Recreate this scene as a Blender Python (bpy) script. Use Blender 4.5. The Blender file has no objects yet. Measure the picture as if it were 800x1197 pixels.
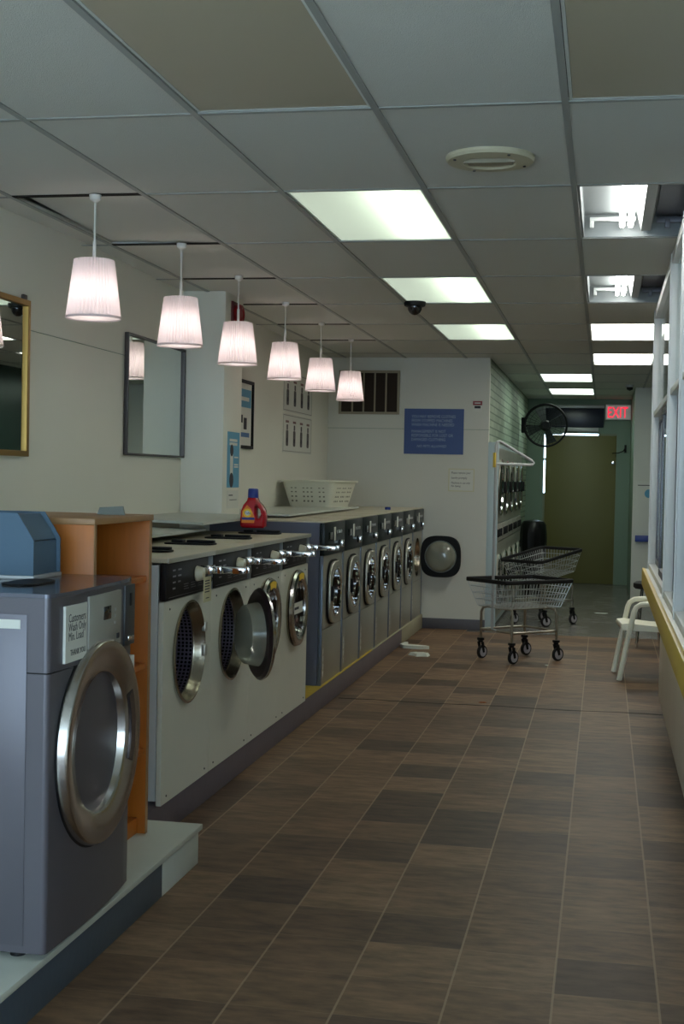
import bpy, bmesh, math, random
from mathutils import Vector, Matrix
random.seed(7)
S = bpy.context.scene
COL = S.collection
PI = math.pi

# ------------------------------------------------------------------ materials
def lin(c):
    c /= 255.0
    return c / 12.92 if c <= 0.04045 else ((c + 0.055) / 1.055) ** 2.4
def rgb(r, g, b): return (lin(r), lin(g), lin(b), 1.0)
MATS = {}
def mat(name, col, rough=0.5, metal=0.0, bump=0.0, scale=40.0, vary=0.0, vscale=6.0, spec=0.5, stretch=None):
    if name in MATS: return MATS[name]
    m = bpy.data.materials.new(name); m.use_nodes = True
    n, l = m.node_tree.nodes, m.node_tree.links
    b = n['Principled BSDF']
    b.inputs['Base Color'].default_value = col
    b.inputs['Roughness'].default_value = rough
    b.inputs['Metallic'].default_value = metal
    b.inputs['Specular IOR Level'].default_value = spec
    if bump or vary:
        tc = n.new('ShaderNodeTexCoord')
        mp = n.new('ShaderNodeMapping')
        if stretch: mp.inputs['Scale'].default_value = stretch
        l.new(tc.outputs['Object'], mp.inputs['Vector'])
    if bump:
        t = n.new('ShaderNodeTexNoise'); t.inputs['Scale'].default_value = scale; t.inputs['Detail'].default_value = 3
        bp = n.new('ShaderNodeBump'); bp.inputs['Strength'].default_value = bump; bp.inputs['Distance'].default_value = 0.01
        l.new(mp.outputs[0], t.inputs['Vector']); l.new(t.outputs['Fac'], bp.inputs['Height']); l.new(bp.outputs[0], b.inputs['Normal'])
    if vary:
        t = n.new('ShaderNodeTexNoise'); t.inputs['Scale'].default_value = vscale; t.inputs['Detail'].default_value = 4
        mx = n.new('ShaderNodeMix'); mx.data_type = 'RGBA'
        mx.inputs['A'].default_value = tuple(c * (1 - vary) for c in col[:3]) + (1,)
        mx.inputs['B'].default_value = tuple(min(1, c * (1 + vary)) for c in col[:3]) + (1,)
        l.new(mp.outputs[0], t.inputs['Vector']); l.new(t.outputs['Fac'], mx.inputs['Factor']); l.new(mx.outputs['Result'], b.inputs['Base Color'])
    MATS[name] = m
    return m
def emit(name, col, s, base=(0.8, 0.8, 0.8, 1)):
    if name in MATS: return MATS[name]
    m = bpy.data.materials.new(name); m.use_nodes = True
    b = m.node_tree.nodes['Principled BSDF']
    b.inputs['Base Color'].default_value = base
    b.inputs['Emission Color'].default_value = col; b.inputs['Emission Strength'].default_value = s
    MATS[name] = m; return m
def diffuser(name, col, s, tr=0.8):
    m = bpy.data.materials.new(name); m.use_nodes = True
    n, l = m.node_tree.nodes, m.node_tree.links; n.clear()
    o = n.new('ShaderNodeOutputMaterial'); e = n.new('ShaderNodeEmission'); t = n.new('ShaderNodeBsdfTranslucent'); a = n.new('ShaderNodeAddShader')
    e.inputs[0].default_value = col; e.inputs[1].default_value = s
    t.inputs[0].default_value = tuple(c * tr for c in col[:3]) + (1,)
    l.new(e.outputs[0], a.inputs[0]); l.new(t.outputs[0], a.inputs[1]); l.new(a.outputs[0], o.inputs[0])
    MATS[name] = m; return m
def shade_mat(name, col):
    m = bpy.data.materials.new(name); m.use_nodes = True
    n, l = m.node_tree.nodes, m.node_tree.links; n.clear()
    o = n.new('ShaderNodeOutputMaterial'); d = n.new('ShaderNodeBsdfDiffuse'); t = n.new('ShaderNodeBsdfTranslucent'); x = n.new('ShaderNodeMixShader')
    d.inputs[0].default_value = col; t.inputs[0].default_value = col; x.inputs[0].default_value = 0.5
    l.new(d.outputs[0], x.inputs[1]); l.new(t.outputs[0], x.inputs[2]); l.new(x.outputs[0], o.inputs[0])
    MATS[name] = m; return m
def glass(name, tint, gl=0.12, rough=0.02):
    m = bpy.data.materials.new(name); m.use_nodes = True
    n, l = m.node_tree.nodes, m.node_tree.links; n.clear()
    o = n.new('ShaderNodeOutputMaterial'); t = n.new('ShaderNodeBsdfTransparent'); g = n.new('ShaderNodeBsdfGlossy'); x = n.new('ShaderNodeMixShader')
    lw = n.new('ShaderNodeLayerWeight'); lw.inputs[0].default_value = 0.25
    mt = n.new('ShaderNodeMath'); mt.operation = 'MULTIPLY_ADD'; mt.inputs[1].default_value = 0.6; mt.inputs[2].default_value = gl * 0.4
    l.new(lw.outputs['Fresnel'], mt.inputs[0]); l.new(mt.outputs[0], x.inputs[0])
    t.inputs[0].default_value = tint; g.inputs[0].default_value = (1, 1, 1, 1); g.inputs[1].default_value = rough
    l.new(t.outputs[0], x.inputs[1]); l.new(g.outputs[0], x.inputs[2]); l.new(x.outputs[0], o.inputs[0])
    MATS[name] = m; return m
def cloudy(name, col, f):
    m = glass(name, (0.75, 0.77, 0.72, 1), 0.25, 0.08)
    n, l = m.node_tree.nodes, m.node_tree.links
    o = [q for q in n if q.type == 'OUTPUT_MATERIAL'][0]; src = o.inputs[0].links[0].from_socket
    d = n.new('ShaderNodeBsdfDiffuse'); d.inputs[0].default_value = col; x = n.new('ShaderNodeMixShader'); x.inputs[0].default_value = f
    l.new(src, x.inputs[1]); l.new(d.outputs[0], x.inputs[2]); l.new(x.outputs[0], o.inputs[0])
    return m
def drum_mat():
    m = mat('drum steel', rgb(150, 140, 160), 0.35, 0.9)
    n, l = m.node_tree.nodes, m.node_tree.links; b = n['Principled BSDF']
    uv = n.new('ShaderNodeUVMap'); vm = n.new('ShaderNodeVectorMath'); vm.operation = 'SCALE'; vm.inputs['Scale'].default_value = 1 / 0.018
    fr = n.new('ShaderNodeVectorMath'); fr.operation = 'FRACTION'
    sb = n.new('ShaderNodeVectorMath'); sb.operation = 'SUBTRACT'; sb.inputs[1].default_value = (0.5, 0.5, 0)
    ln = n.new('ShaderNodeVectorMath'); ln.operation = 'LENGTH'
    lt = n.new('ShaderNodeMath'); lt.operation = 'LESS_THAN'; lt.inputs[1].default_value = 0.33
    mx = n.new('ShaderNodeMix'); mx.data_type = 'RGBA'; mx.inputs['A'].default_value = rgb(165, 155, 175); mx.inputs['B'].default_value = rgb(14, 10, 16)
    l.new(uv.outputs[0], vm.inputs[0]); l.new(vm.outputs[0], fr.inputs[0]); l.new(fr.outputs[0], sb.inputs[0]); l.new(sb.outputs[0], ln.inputs[0])
    l.new(ln.outputs['Value'], lt.inputs[0]); l.new(lt.outputs[0], mx.inputs['Factor']); l.new(mx.outputs['Result'], b.inputs['Base Color'])
    return m
def tile_floor_mat(name, ox, oy, t, cols, grout, gw, rough):
    m = bpy.data.materials.new(name); m.use_nodes = True
    n, l = m.node_tree.nodes, m.node_tree.links; b = n['Principled BSDF']
    tc = n.new('ShaderNodeTexCoord'); sp = n.new('ShaderNodeSeparateXYZ'); l.new(tc.outputs['Object'], sp.inputs[0])
    def mth(op, a, v=None, c=None):
        q = n.new('ShaderNodeMath'); q.operation = op
        if isinstance(a, (int, float)): q.inputs[0].default_value = a
        else: l.new(a, q.inputs[0])
        for i, w in ((1, v), (2, c)):
            if w is None: continue
            if isinstance(w, (int, float)): q.inputs[i].default_value = w
            else: l.new(w, q.inputs[i])
        return q.outputs[0]
    u = mth('DIVIDE', mth('SUBTRACT', sp.outputs[0], ox), t); v = mth('DIVIDE', mth('SUBTRACT', sp.outputs[1], oy), t)
    fu, fv = mth('FLOOR', u), mth('FLOOR', v)
    cb = n.new('ShaderNodeCombineXYZ'); l.new(fu, cb.inputs[0]); l.new(fv, cb.inputs[1])
    wn = n.new('ShaderNodeTexWhiteNoise'); wn.noise_dimensions = '2D'; l.new(cb.outputs[0], wn.inputs['Vector'])
    rp = n.new('ShaderNodeValToRGB'); rp.color_ramp.interpolation = 'LINEAR'
    els = rp.color_ramp.elements
    while len(els) < len(cols): els.new(0.5)
    for i, c in enumerate(cols): els[i].position = i / (len(cols) - 1); els[i].color = c
    l.new(wn.outputs['Value'], rp.inputs[0])
    # mottled stone veining, stretched across each tile
    mp = n.new('ShaderNodeMapping'); mp.inputs['Scale'].default_value = (5, 16, 1); l.new(tc.outputs['Object'], mp.inputs[0])
    ad = n.new('ShaderNodeVectorMath'); ad.operation = 'ADD'; l.new(mp.outputs[0], ad.inputs[0]); l.new(wn.outputs['Color'], ad.inputs[1])
    nz = n.new('ShaderNodeTexNoise'); nz.inputs['Scale'].default_value = 1.3; nz.inputs['Detail'].default_value = 6; nz.inputs['Roughness'].default_value = 0.65; l.new(ad.outputs[0], nz.inputs['Vector'])
    fac = mth('MULTIPLY_ADD', nz.outputs['Fac'], 2.2, -0.1)
    sc = n.new('ShaderNodeVectorMath'); sc.operation = 'SCALE'; l.new(rp.outputs[0], sc.inputs[0]); l.new(fac, sc.inputs['Scale'])
    eu = mth('SUBTRACT', 0.5, mth('ABSOLUTE', mth('SUBTRACT', mth('FRACT', u), 0.5)))
    ev = mth('SUBTRACT', 0.5, mth('ABSOLUTE', mth('SUBTRACT', mth('FRACT', v), 0.5)))
    g = mth('MAXIMUM', mth('LESS_THAN', eu, gw / t), mth('MULTIPLY', mth('LESS_THAN', ev, gw / t * 0.7), 0.35))
    mx = n.new('ShaderNodeMix'); mx.data_type = 'RGBA'; l.new(mth('MULTIPLY', g, 0.55), mx.inputs['Factor']); l.new(sc.outputs[0], mx.inputs['A']); mx.inputs['B'].default_value = grout
    l.new(mx.outputs['Result'], b.inputs['Base Color'])
    b.inputs['Roughness'].default_value = rough; b.inputs['Specular IOR Level'].default_value = 0.25
    bp = n.new('ShaderNodeBump'); bp.inputs['Strength'].default_value = 0.15; bp.inputs['Distance'].default_value = 0.004; l.new(nz.outputs['Fac'], bp.inputs['Height']); l.new(bp.outputs[0], b.inputs['Normal'])
    MATS[name] = m; return m
def brick_mat():
    m = mat('painted block', rgb(168, 182, 160), 0.6)
    n, l = m.node_tree.nodes, m.node_tree.links; b = n['Principled BSDF']
    tc = n.new('ShaderNodeTexCoord'); sp = n.new('ShaderNodeSeparateXYZ'); cb = n.new('ShaderNodeCombineXYZ')
    l.new(tc.outputs['Object'], sp.inputs[0]); l.new(sp.outputs[1], cb.inputs[0]); l.new(sp.outputs[2], cb.inputs[1])
    br = n.new('ShaderNodeTexBrick'); br.inputs['Scale'].default_value = 1; br.inputs['Brick Width'].default_value = 0.4; br.inputs['Row Height'].default_value = 0.075
    br.inputs['Mortar Size'].default_value = 0.008; br.inputs['Color1'].default_value = rgb(172, 186, 165); br.inputs['Color2'].default_value = rgb(150, 166, 145); br.inputs['Mortar'].default_value = rgb(105, 122, 105)
    l.new(cb.outputs[0], br.inputs['Vector']); l.new(br.outputs['Color'], b.inputs['Base Color'])
    return m

M = dict(
    wall=mat('wall paint', rgb(226, 224, 210), 0.55, bump=0.08, scale=220, vary=0.03, vscale=2),
    wallback=mat('back wall paint', rgb(212, 211, 200), 0.5, bump=0.08, scale=220, vary=0.03, vscale=2),
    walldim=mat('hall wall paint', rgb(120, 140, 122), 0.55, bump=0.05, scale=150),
    dark_green=mat('dark green panel', rgb(38, 58, 52), 0.25),
    tile=mat('ceiling tile', rgb(214, 213, 205), 0.85, bump=0.35, scale=300, vary=0.05, vscale=300),
    plenum=mat('plenum', rgb(28, 24, 20), 0.9),
    grid=mat('ceiling tee', rgb(158, 160, 156), 0.45),
    base=mat('vinyl base', rgb(88, 86, 92), 0.5),
    kerb=mat('kerb paint', rgb(106, 95, 100), 0.6, bump=0.2, scale=30, vary=0.1),
    plinthface=mat('plinth face paint', rgb(70, 84, 98), 0.55, bump=0.1, scale=30),
    plinthtop=mat('plinth top', rgb(196, 200, 190), 0.55, vary=0.06),
    yellow=mat('yellow floor paint', rgb(176, 150, 44), 0.55, bump=0.2, scale=40, vary=0.25, vscale=18),
    beige=mat('beige kerb paint', rgb(160, 154, 128), 0.6, bump=0.2, scale=30, vary=0.12),
    yelpaint=mat('yellow sill paint', rgb(224, 190, 78), 0.4, bump=0.05, scale=60, vary=0.06),
    lowwall=mat('low wall panel', rgb(232, 222, 208), 0.5, bump=0.25, scale=30, stretch=(1, 1, 0.05), vary=0.06),
    ledge=mat('white ledge', rgb(222, 224, 220), 0.4),
    alu=mat('painted aluminium frame', rgb(232, 234, 232), 0.35, 0.0),
    alud=mat('dark sash', rgb(112, 112, 120), 0.4, 0.3),
    enamel=mat('white enamel', rgb(212, 212, 198), 0.3, bump=0.03, scale=150, vary=0.03),
    enamelside=mat('white enamel side', rgb(198, 204, 206), 0.35),
    wtop=mat('speckled beige worktop', rgb(196, 188, 164), 0.35, vary=0.2, vscale=260),
    chrome=mat('chrome', rgb(225, 225, 225), 0.08, 1.0),
    steel=mat('brushed steel', rgb(196, 194, 182), 0.42, 0.85, bump=0.05, scale=60, stretch=(1, 1, 8)),
    steeldoor=mat('polished ring', rgb(196, 192, 188), 0.2, 1.0),
    black=mat('black plastic', rgb(16, 17, 18), 0.55, spec=0.25),
    panelblk=mat('black control fascia', rgb(13, 12, 14), 0.5, spec=0.25),
    greenblk=mat('dark control fascia', rgb(24, 33, 34), 0.35, spec=0.3),
    rubber=mat('black rubber', rgb(16, 16, 16), 0.7),
    bluegrey=mat('blue grey metal strip', rgb(112, 124, 140), 0.35, 0.5),
    knob=mat('ivory knob', rgb(206, 198, 170), 0.4),
    greyside=mat('grey enamel', rgb(98, 102, 120), 0.4, bump=0.02, scale=200),
    greybig=mat('charcoal grey enamel', rgb(94, 91, 98), 0.33, 0.25, bump=0.03, scale=400),
    greytop=mat('grey enamel top', rgb(96, 98, 110), 0.16, 0.2),
    graypanel=mat('silver keypad', rgb(160, 158, 148), 0.4, 0.0),
    bluebox=mat('blue grey box paint', rgb(86, 110, 130), 0.75, bump=0.04, scale=80),
    wood=mat('orange wood veneer', rgb(192, 110, 34), 0.4, bump=0.04, scale=10, vary=0.14, vscale=9, stretch=(8, 8, 0.7)),
    woodedge=mat('pale wood edge', rgb(166, 124, 80), 0.45, vary=0.1, vscale=20),
    drumring=mat('drum funnel steel', rgb(176, 166, 150), 0.22, 1.0),
    bowl=cloudy('cloudy glass bowl', rgb(150, 152, 138), .5),
    pane=glass('window glass', (0.93, 0.97, 0.96, 1), 0.05, 0.01),
    darkglass=mat('dark door glass', rgb(16, 15, 20), 0.04, spec=0.8),
    smokeglass=glass('smoked door glass', (0.30, 0.25, 0.26, 1), 0.2, 0.02),
    mirror=mat('mirror silver', rgb(225, 232, 228), 0.015, 1.0),
    gold=mat('brass frame', rgb(150, 118, 62), 0.35, 0.8),
    darkframe=mat('dark pewter frame', rgb(74, 68, 66), 0.4, 0.6),
    paper=mat('white paper', rgb(216, 216, 206), 0.7),
    paperyel=mat('cream paper', rgb(206, 200, 160), 0.7),
    ink=mat('dark ink', rgb(44, 44, 52), 0.7),
    skyblue=mat('poster blue', rgb(92, 158, 190), 0.6),
    signblue=mat('sign blue', rgb(34, 66, 128), 0.4),
    signtxt=mat('sign lettering', rgb(142, 160, 194), 0.5),
    red=mat('red plastic', rgb(140, 22, 26), 0.35),
    bottle=mat('red bottle plastic', rgb(176, 16, 30), 0.22),
    cap=mat('blue cap plastic', rgb(32, 58, 140), 0.35),
    orange=mat('orange print', rgb(236, 132, 30), 0.5),
    yelp=mat('yellow print', rgb(246, 206, 52), 0.5),
    basket=mat('white basket plastic', rgb(216, 214, 196), 0.4),
    chair=mat('cream chair plastic', rgb(242, 240, 220), 0.4),
    wire=mat('zinc wire', rgb(190, 196, 196), 0.3, 0.7),
    cartsteel=mat('cart tube steel', rgb(168, 162, 148), 0.3, 0.9),
    castgrey=mat('caster hub grey', rgb(176, 172, 176), 0.5),
    door=mat('olive brown door paint', rgb(112, 108, 62), 0.5, bump=0.03, scale=60),
    doorframe=mat('door frame paint', rgb(128, 134, 112), 0.5),
    navy=mat('navy panel', rgb(22, 28, 48), 0.3),
    lightgrey=mat('light grey metal', rgb(178, 180, 180), 0.4, 0.2),
    vent=mat('cream vent plastic', rgb(196, 188, 160), 0.5),
    grille=mat('grille frame paint', rgb(150, 140, 118), 0.5),
    griller=mat('dark grille cavity', rgb(44, 32, 22), 0.8),
    brick=brick_mat(), drum=drum_mat(),
    troffer=mat('white reflector enamel', rgb(225, 228, 224), 0.4),
    unlit=mat('unlit diffuser', rgb(182, 172, 150), 0.45),
    lit=diffuser('lit diffuser greenish', (0.93, 1.0, 0.90, 1), 0.10, 0.6),
    lit2=diffuser('lit diffuser white', (1.0, 1.0, 0.92, 1), 3.4, 0.2),
    litfar=diffuser('lit diffuser mint', (0.88, 1.0, 0.90, 1), 1.3, 0.3),
    tube=emit('fluorescent tube', (1.0, 1.0, 0.96, 1), 9),
    tubein=emit('fluorescent tube behind diffuser', (0.96, 1.0, 0.93, 1), 4.5),
    bulb=emit('warm bulb', (1.0, 0.87, 0.83, 1), 6),
    shade=shade_mat('pleated shade fabric', (0.92, 0.85, 0.85, 1)), lampdisc=shade_mat('lamp disc', (0.97, 0.95, 0.93, 1)),
    cord=mat('white cord', rgb(225, 222, 215), 0.5),
    exitred=emit('exit letters lit', (1.0, 0.02, 0.06, 1), .5, rgb(150, 20, 30)),
    exitface=emit('exit sign face', (0.62, 0.62, 0.55, 1), 0.04),
    daylight=mat('daylight', rgb(255, 255, 255), 0.5),
)
M['floor'] = tile_floor_mat('brown stone vinyl', -0.711, 3.95, 0.3006,
    [rgb(80, 62, 49), rgb(102, 79, 60), rgb(119, 93, 70), rgb(127, 101, 77)], rgb(172, 148, 122), 0.0035, 0.5)
M['floorhall'] = tile_floor_mat('grey hall vinyl', -0.711, 3.95, 0.3006,
    [rgb(104, 102, 98), rgb(112, 109, 104), rgb(118, 116, 111)], rgb(92, 90, 88), 0.003, 0.25)

# ------------------------------------------------------------------ mesh helpers
class MB:
    def __init__(s): s.bm = bmesh.new(); s.mats = []; s.cur = 0
    def m(s, material):
        if material not in s.mats: s.mats.append(material)
        s.cur = s.mats.index(material); return s
    def _tag(s, faces):
        for f in faces: f.material_index = s.cur
    def box(s, x0, x1, y0, y1, z0, z1, bev=0.0, mtx=None, seg=2):
        vs = [s.bm.verts.new((x, y, z)) for x in (x0, x1) for y in (y0, y1) for z in (z0, z1)]
        q = [(0, 1, 3, 2), (4, 6, 7, 5), (0, 4, 5, 1), (2, 3, 7, 6), (0, 2, 6, 4), (1, 5, 7, 3)]
        fs = [s.bm.faces.new([vs[i] for i in f]) for f in q]
        s._tag(fs)
        if bev > 0:
            es = list({e for f in fs for e in f.edges})
            r = bmesh.ops.bevel(s.bm, geom=es, offset=bev, segments=seg, profile=0.5, affect='EDGES')
            s._tag(r['faces'])
            vs = list({v for f in r['faces'] for v in f.verts} | {v for v in vs if v.is_valid})
        if mtx is not None: bmesh.ops.transform(s.bm, matrix=mtx, verts=[v for v in vs if v.is_valid])
        return s
    def prism(s, pts, axis, a0, a1, mtx=None):
        def P(p, a):
            return {'x': (a, p[0], p[1]), 'y': (p[0], a, p[1]), 'z': (p[0], p[1], a)}[axis]
        A = [s.bm.verts.new(P(p, a0)) for p in pts]; B = [s.bm.verts.new(P(p, a1)) for p in pts]
        fs = [s.bm.faces.new(A), s.bm.faces.new(B[::-1])]
        k = len(pts)
        for i in range(k): fs.append(s.bm.faces.new((A[i], B[i], B[(i + 1) % k], A[(i + 1) % k])))
        s._tag(fs)
        if mtx is not None: bmesh.ops.transform(s.bm, matrix=mtx, verts=A + B)
        return s
    def lathe(s, prof, axis='z', c=(0, 0, 0), n=40, wave=None, uv=False, mtx=None):
        rings = []; uvl = s.bm.loops.layers.uv.verify() if uv else None
        vs = []
        for a, r in prof:
            ring = []
            for i in range(n):
                t = 2 * PI * i / n
                rr = r * (1 + (wave[1] if wave and i % 2 else 0))
                u, v = rr * math.cos(t), rr * math.sin(t)
                p = {'z': (u, v, a), 'x': (a, u, v), 'y': (v, a, u)}[axis]
                ring.append(s.bm.verts.new((p[0] + c[0], p[1] + c[1], p[2] + c[2])))
            rings.append(ring); vs += ring
        d = 0.0
        for k in range(len(prof) - 1):
            d2 = d + math.hypot(prof[k + 1][0] - prof[k][0], prof[k + 1][1] - prof[k][1])
            for i in range(n):
                j = (i + 1) % n
                f = s.bm.faces.new((rings[k][i], rings[k][j], rings[k + 1][j], rings[k + 1][i]))
                f.material_index = s.cur
                if uv:
                    R = max(p[1] for p in prof)
                    for lp, (q, w) in zip(f.loops, ((i, d), (i + 1, d), (i + 1, d2), (i, d2))):
                        lp[uvl].uv = (q / n * 2 * PI * R, w)
            d = d2
        for ring, r in ((rings[0], prof[0][1]), (rings[-1], prof[-1][1])):
            if 1e-6 < r < 0.004 or False: pass
        if mtx is not None: bmesh.ops.transform(s.bm, matrix=mtx, verts=vs)
        return s
    def disc(s, axis, c, r, n=40, uv=False):
        vs = []
        for i in range(n):
            t = 2 * PI * i / n; u, v = r * math.cos(t), r * math.sin(t)
            p = {'z': (u, v, 0), 'x': (0, u, v), 'y': (v, 0, u)}[axis]
            vs.append(s.bm.verts.new((p[0] + c[0], p[1] + c[1], p[2] + c[2])))
        f = s.bm.faces.new(vs); f.material_index = s.cur
        if uv:
            uvl = s.bm.loops.layers.uv.verify()
            for lp, i in zip(f.loops, range(n)):
                t = 2 * PI * i / n; lp[uvl].uv = (r * math.cos(t), r * math.sin(t))
        return s
    def tube(s, path, r, n=8, closed=False):
        P = [Vector(p) for p in path]; k = len(P); rings = []
        up = None
        for i, p in enumerate(P):
            if closed: d = (P[(i + 1) % k] - P[i - 1])
            elif i == 0: d = P[1] - P[0]
            elif i == k - 1: d = P[-1] - P[-2]
            else: d = (P[i + 1] - p).normalized() + (p - P[i - 1]).normalized()
            d.normalize()
            if up is None: up = d.orthogonal().normalized()
            up = (up - d * up.dot(d))
            if up.length < 1e-5: up = d.orthogonal()
            up.normalize(); sd = d.cross(up)
            rings.append([s.bm.verts.new(p + (up * math.cos(2 * PI * j / n) + sd * math.sin(2 * PI * j / n)) * r) for j in range(n)])
        fs = []
        for i in range(k if closed else k - 1):
            a, b = rings[i], rings[(i + 1) % k]
            for j in range(n): fs.append(s.bm.faces.new((a[j], a[(j + 1) % n], b[(j + 1) % n], b[j])))
        if not closed: fs += [s.bm.faces.new(rings[0][::-1]), s.bm.faces.new(rings[-1])]
        s._tag(fs); return s
    def shape(s, outlines, thick, mtx, bev=0.0):
        """flat plate with holes in local XY, extruded +-thick/2, placed by mtx"""
        cu = bpy.data.curves.new('c', 'CURVE'); cu.dimensions = '2D'; cu.fill_mode = 'BOTH'
        cu.extrude = max(thick / 2 - bev, 0); cu.bevel_depth = bev; cu.bevel_resolution = 2; cu.offset = -bev
        for o in outlines:
            sp = cu.splines.new('POLY'); sp.points.add(len(o) - 1); sp.use_cyclic_u = True
            for q, p in zip(sp.points, o): q.co = (p[0], p[1], 0, 1)
        ob = bpy.data.objects.new('t', cu); me = bpy.data.meshes.new_from_object(ob)
        s._merge(me, mtx); bpy.data.objects.remove(ob); bpy.data.curves.remove(cu); return s
    def text(s, body, size, mtx, depth=0.0, align='LEFT', shear=0.0, sx=1.0, fat=0.0):
        cu = bpy.data.curves.new('f', 'FONT'); cu.body = body; cu.size = size; cu.align_x = align; cu.extrude = depth; cu.shear = shear; cu.resolution_u = 2; cu.offset = fat
        ob = bpy.data.objects.new('t', cu); me = bpy.data.meshes.new_from_object(ob)
        s._merge(me, mtx @ Matrix.Diagonal((sx, 1, 1, 1))); bpy.data.objects.remove(ob); bpy.data.curves.remove(cu); return s
    def _merge(s, me, mtx):
        ov, of = set(s.bm.verts), set(s.bm.faces)
        s.bm.from_mesh(me)
        bmesh.ops.transform(s.bm, matrix=mtx, verts=[v for v in s.bm.verts if v not in ov])
        for f in s.bm.faces:
            if f not in of: f.material_index = s.cur; f.smooth = False
        bpy.data.meshes.remove(me)
    def build(s, name, material=None, parent=None, loc=(0, 0, 0), smooth=32, norm=True, **tags):
        if material is not None and not s.mats: s.mats = [material]
        if norm: bmesh.ops.recalc_face_normals(s.bm, faces=s.bm.faces)
        me = bpy.data.meshes.new(name); s.bm.to_mesh(me); s.bm.free()
        for q in s.mats: me.materials.append(q)
        if smooth:
            me.polygons.foreach_set('use_smooth', [True] * len(me.polygons)); me.set_sharp_from_angle(angle=math.radians(smooth))
        o = bpy.data.objects.new(name, me); COL.objects.link(o); o.location = loc
        if parent is not None: o.parent = parent
        for k, v in tags.items(): o[k] = v
        return o
def thing(name, label, cat, loc=(0, 0, 0), rz=0.0, group=None):
    o = bpy.data.objects.new(name, None); COL.objects.link(o); o.empty_display_size = 0.1
    o.location = loc; o.rotation_euler = (0, 0, rz); o['label'] = label; o['category'] = cat
    if group: o['group'] = group
    return o
def tag(o, label, cat, group=None):
    o['label'] = label; o['category'] = cat
    if group: o['group'] = group
    return o
def struct(o): o['kind'] = 'structure'; return o
def copy_tree(o, parent=None):
    c = o.copy(); COL.objects.link(c); c.parent = parent
    for ch in list(o.children): copy_tree(ch, c)
    return c
def circ(r, n=48, cx=0, cy=0): return [(cx + r * math.cos(2 * PI * i / n), cy + r * math.sin(2 * PI * i / n)) for i in range(n)]
def rrect(x0, x1, y0, y1, r, n=6):
    out = []
    for cx, cy, a in ((x1 - r, y1 - r, 0), (x0 + r, y1 - r, PI / 2), (x0 + r, y0 + r, PI), (x1 - r, y0 + r, 1.5 * PI)):
        for i in range(n + 1):
            t = a + PI / 2 * i / n; out.append((cx + r * math.cos(t), cy + r * math.sin(t)))
    return out
def squircle(rx, ry, p=3.2, n=56):
    out = []
    for i in range(n):
        t = 2 * PI * i / n; c, q = math.cos(t), math.sin(t)
        out.append((rx * math.copysign(abs(c) ** (2 / p), c), ry * math.copysign(abs(q) ** (2 / p), q)))
    return out
# plate frames: local x,y,z -> world axes
def fx(x=0, y=0, z=0):   # faces +X: local x -> +Y, local y -> +Z, local z -> +X
    return Matrix(((0, 0, 1, x), (1, 0, 0, y), (0, 1, 0, z), (0, 0, 0, 1)))
def fy(x=0, y=0, z=0):   # faces -Y: local x -> +X, local y -> +Z, local z -> -Y
    return Matrix(((1, 0, 0, x), (0, 0, -1, y), (0, 1, 0, z), (0, 0, 0, 1)))
def T(x, y, z): return Matrix.Translation((x, y, z))

# ------------------------------------------------------------------ room
H = 2.70
XL, XR = -2.76, 1.30
YB, YF, YN = 13.35, 20.0, -1.6
GX0, GY0 = -1.981, 4.345
struct(MB().box(XL - .1, XR + .1, YN, 13.2, -0.1, 0).box(XL - .1, -1.3, 13.2, YB + .1, -.1, 0).build('floor', M['floor'], smooth=0))
struct(MB().box(-1.3, XR + .1, 13.2, YF + .1, -0.1, 0).build('floor_hall', M['floorhall'], smooth=0))
# left wall in two sheets with a joint between them
b = MB().m(M['wall']); b.box(XL - .1, XL, YN, 8.6, 0, 2.178).box(XL - .1, XL, YN, 8.6, 2.182, 2.98).box(XL - .1, XL, 8.6, YB + .1, 0, 2.98).m(M['walldim']).box(XL - .1, XL - .004, YN, 8.6, 2.178, 2.182)
struct(b.build('wall_left', smooth=0))
b = MB().m(M['wallback']); b.box(XL, -1.135, YB, YB + .1, 0, 1.988).box(XL, -1.135, YB, YB + .1, 1.992, 2.98).m(M['walldim']).box(XL, -1.135, YB + .004, YB + .1, 1.988, 1.992)
struct(b.build('wall_back', smooth=0))
struct(MB().box(-1.76, -1.13, YB - .012, YB - .0005, 0, .105, .003).build('baseboard_back', M['base']))
struct(MB().box(-1.235, -1.135, YB + .1, YF, 0, 2.98).build('wall_hall_left', M['brick'], smooth=0))
# far wall with a door opening
DX0, DX1, DZ = -0.885, 0.165, 2.20
b = MB(); b.box(-1.2, DX0, YF, YF + .12, 0, 2.98).box(DX1, .40, YF, YF + .12, 0, 2.98).box(DX0, DX1, YF, YF + .12, DZ, 2.98)
struct(b.build('wall_far', M['walldim'], smooth=0))
struct(MB().box(.36, .46, 17.6, YF, 0, 2.98).build('wall_hall_right', M['walldim'], smooth=0))
struct(MB().box(.36, XR + .1, 17.5, 17.6, 0, 2.98).build('wall_entry_back', M['wallback'], smooth=0))
b = MB().m(M['wall']).box(XR, XR + .1, YN, 9.4, 0, 2.98).m(M['dark_green']).box(XR, XR + .1, 9.4, 17.5, 0, 2.98)
struct(b.build('wall_right', smooth=0))
b = MB(); b.box(XL, XR, YN - .1, YN, 0, .35).box(XL, XR, YN - .1, YN, 2.5, 2.98)
struct(b.build('wall_front', M['wall'], smooth=0))
struct(MB().box(XL - .1, XR + .1, YN - .1, YF + .12, 2.98, 3.06).build('ceiling_deck', M['plenum'], smooth=0))
# pillar on the left wall
struct(MB().box(XL, -2.47, 8.55, 8.99, 0, H + .05, .004).build('wall_pillar', M['wall']))

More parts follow.
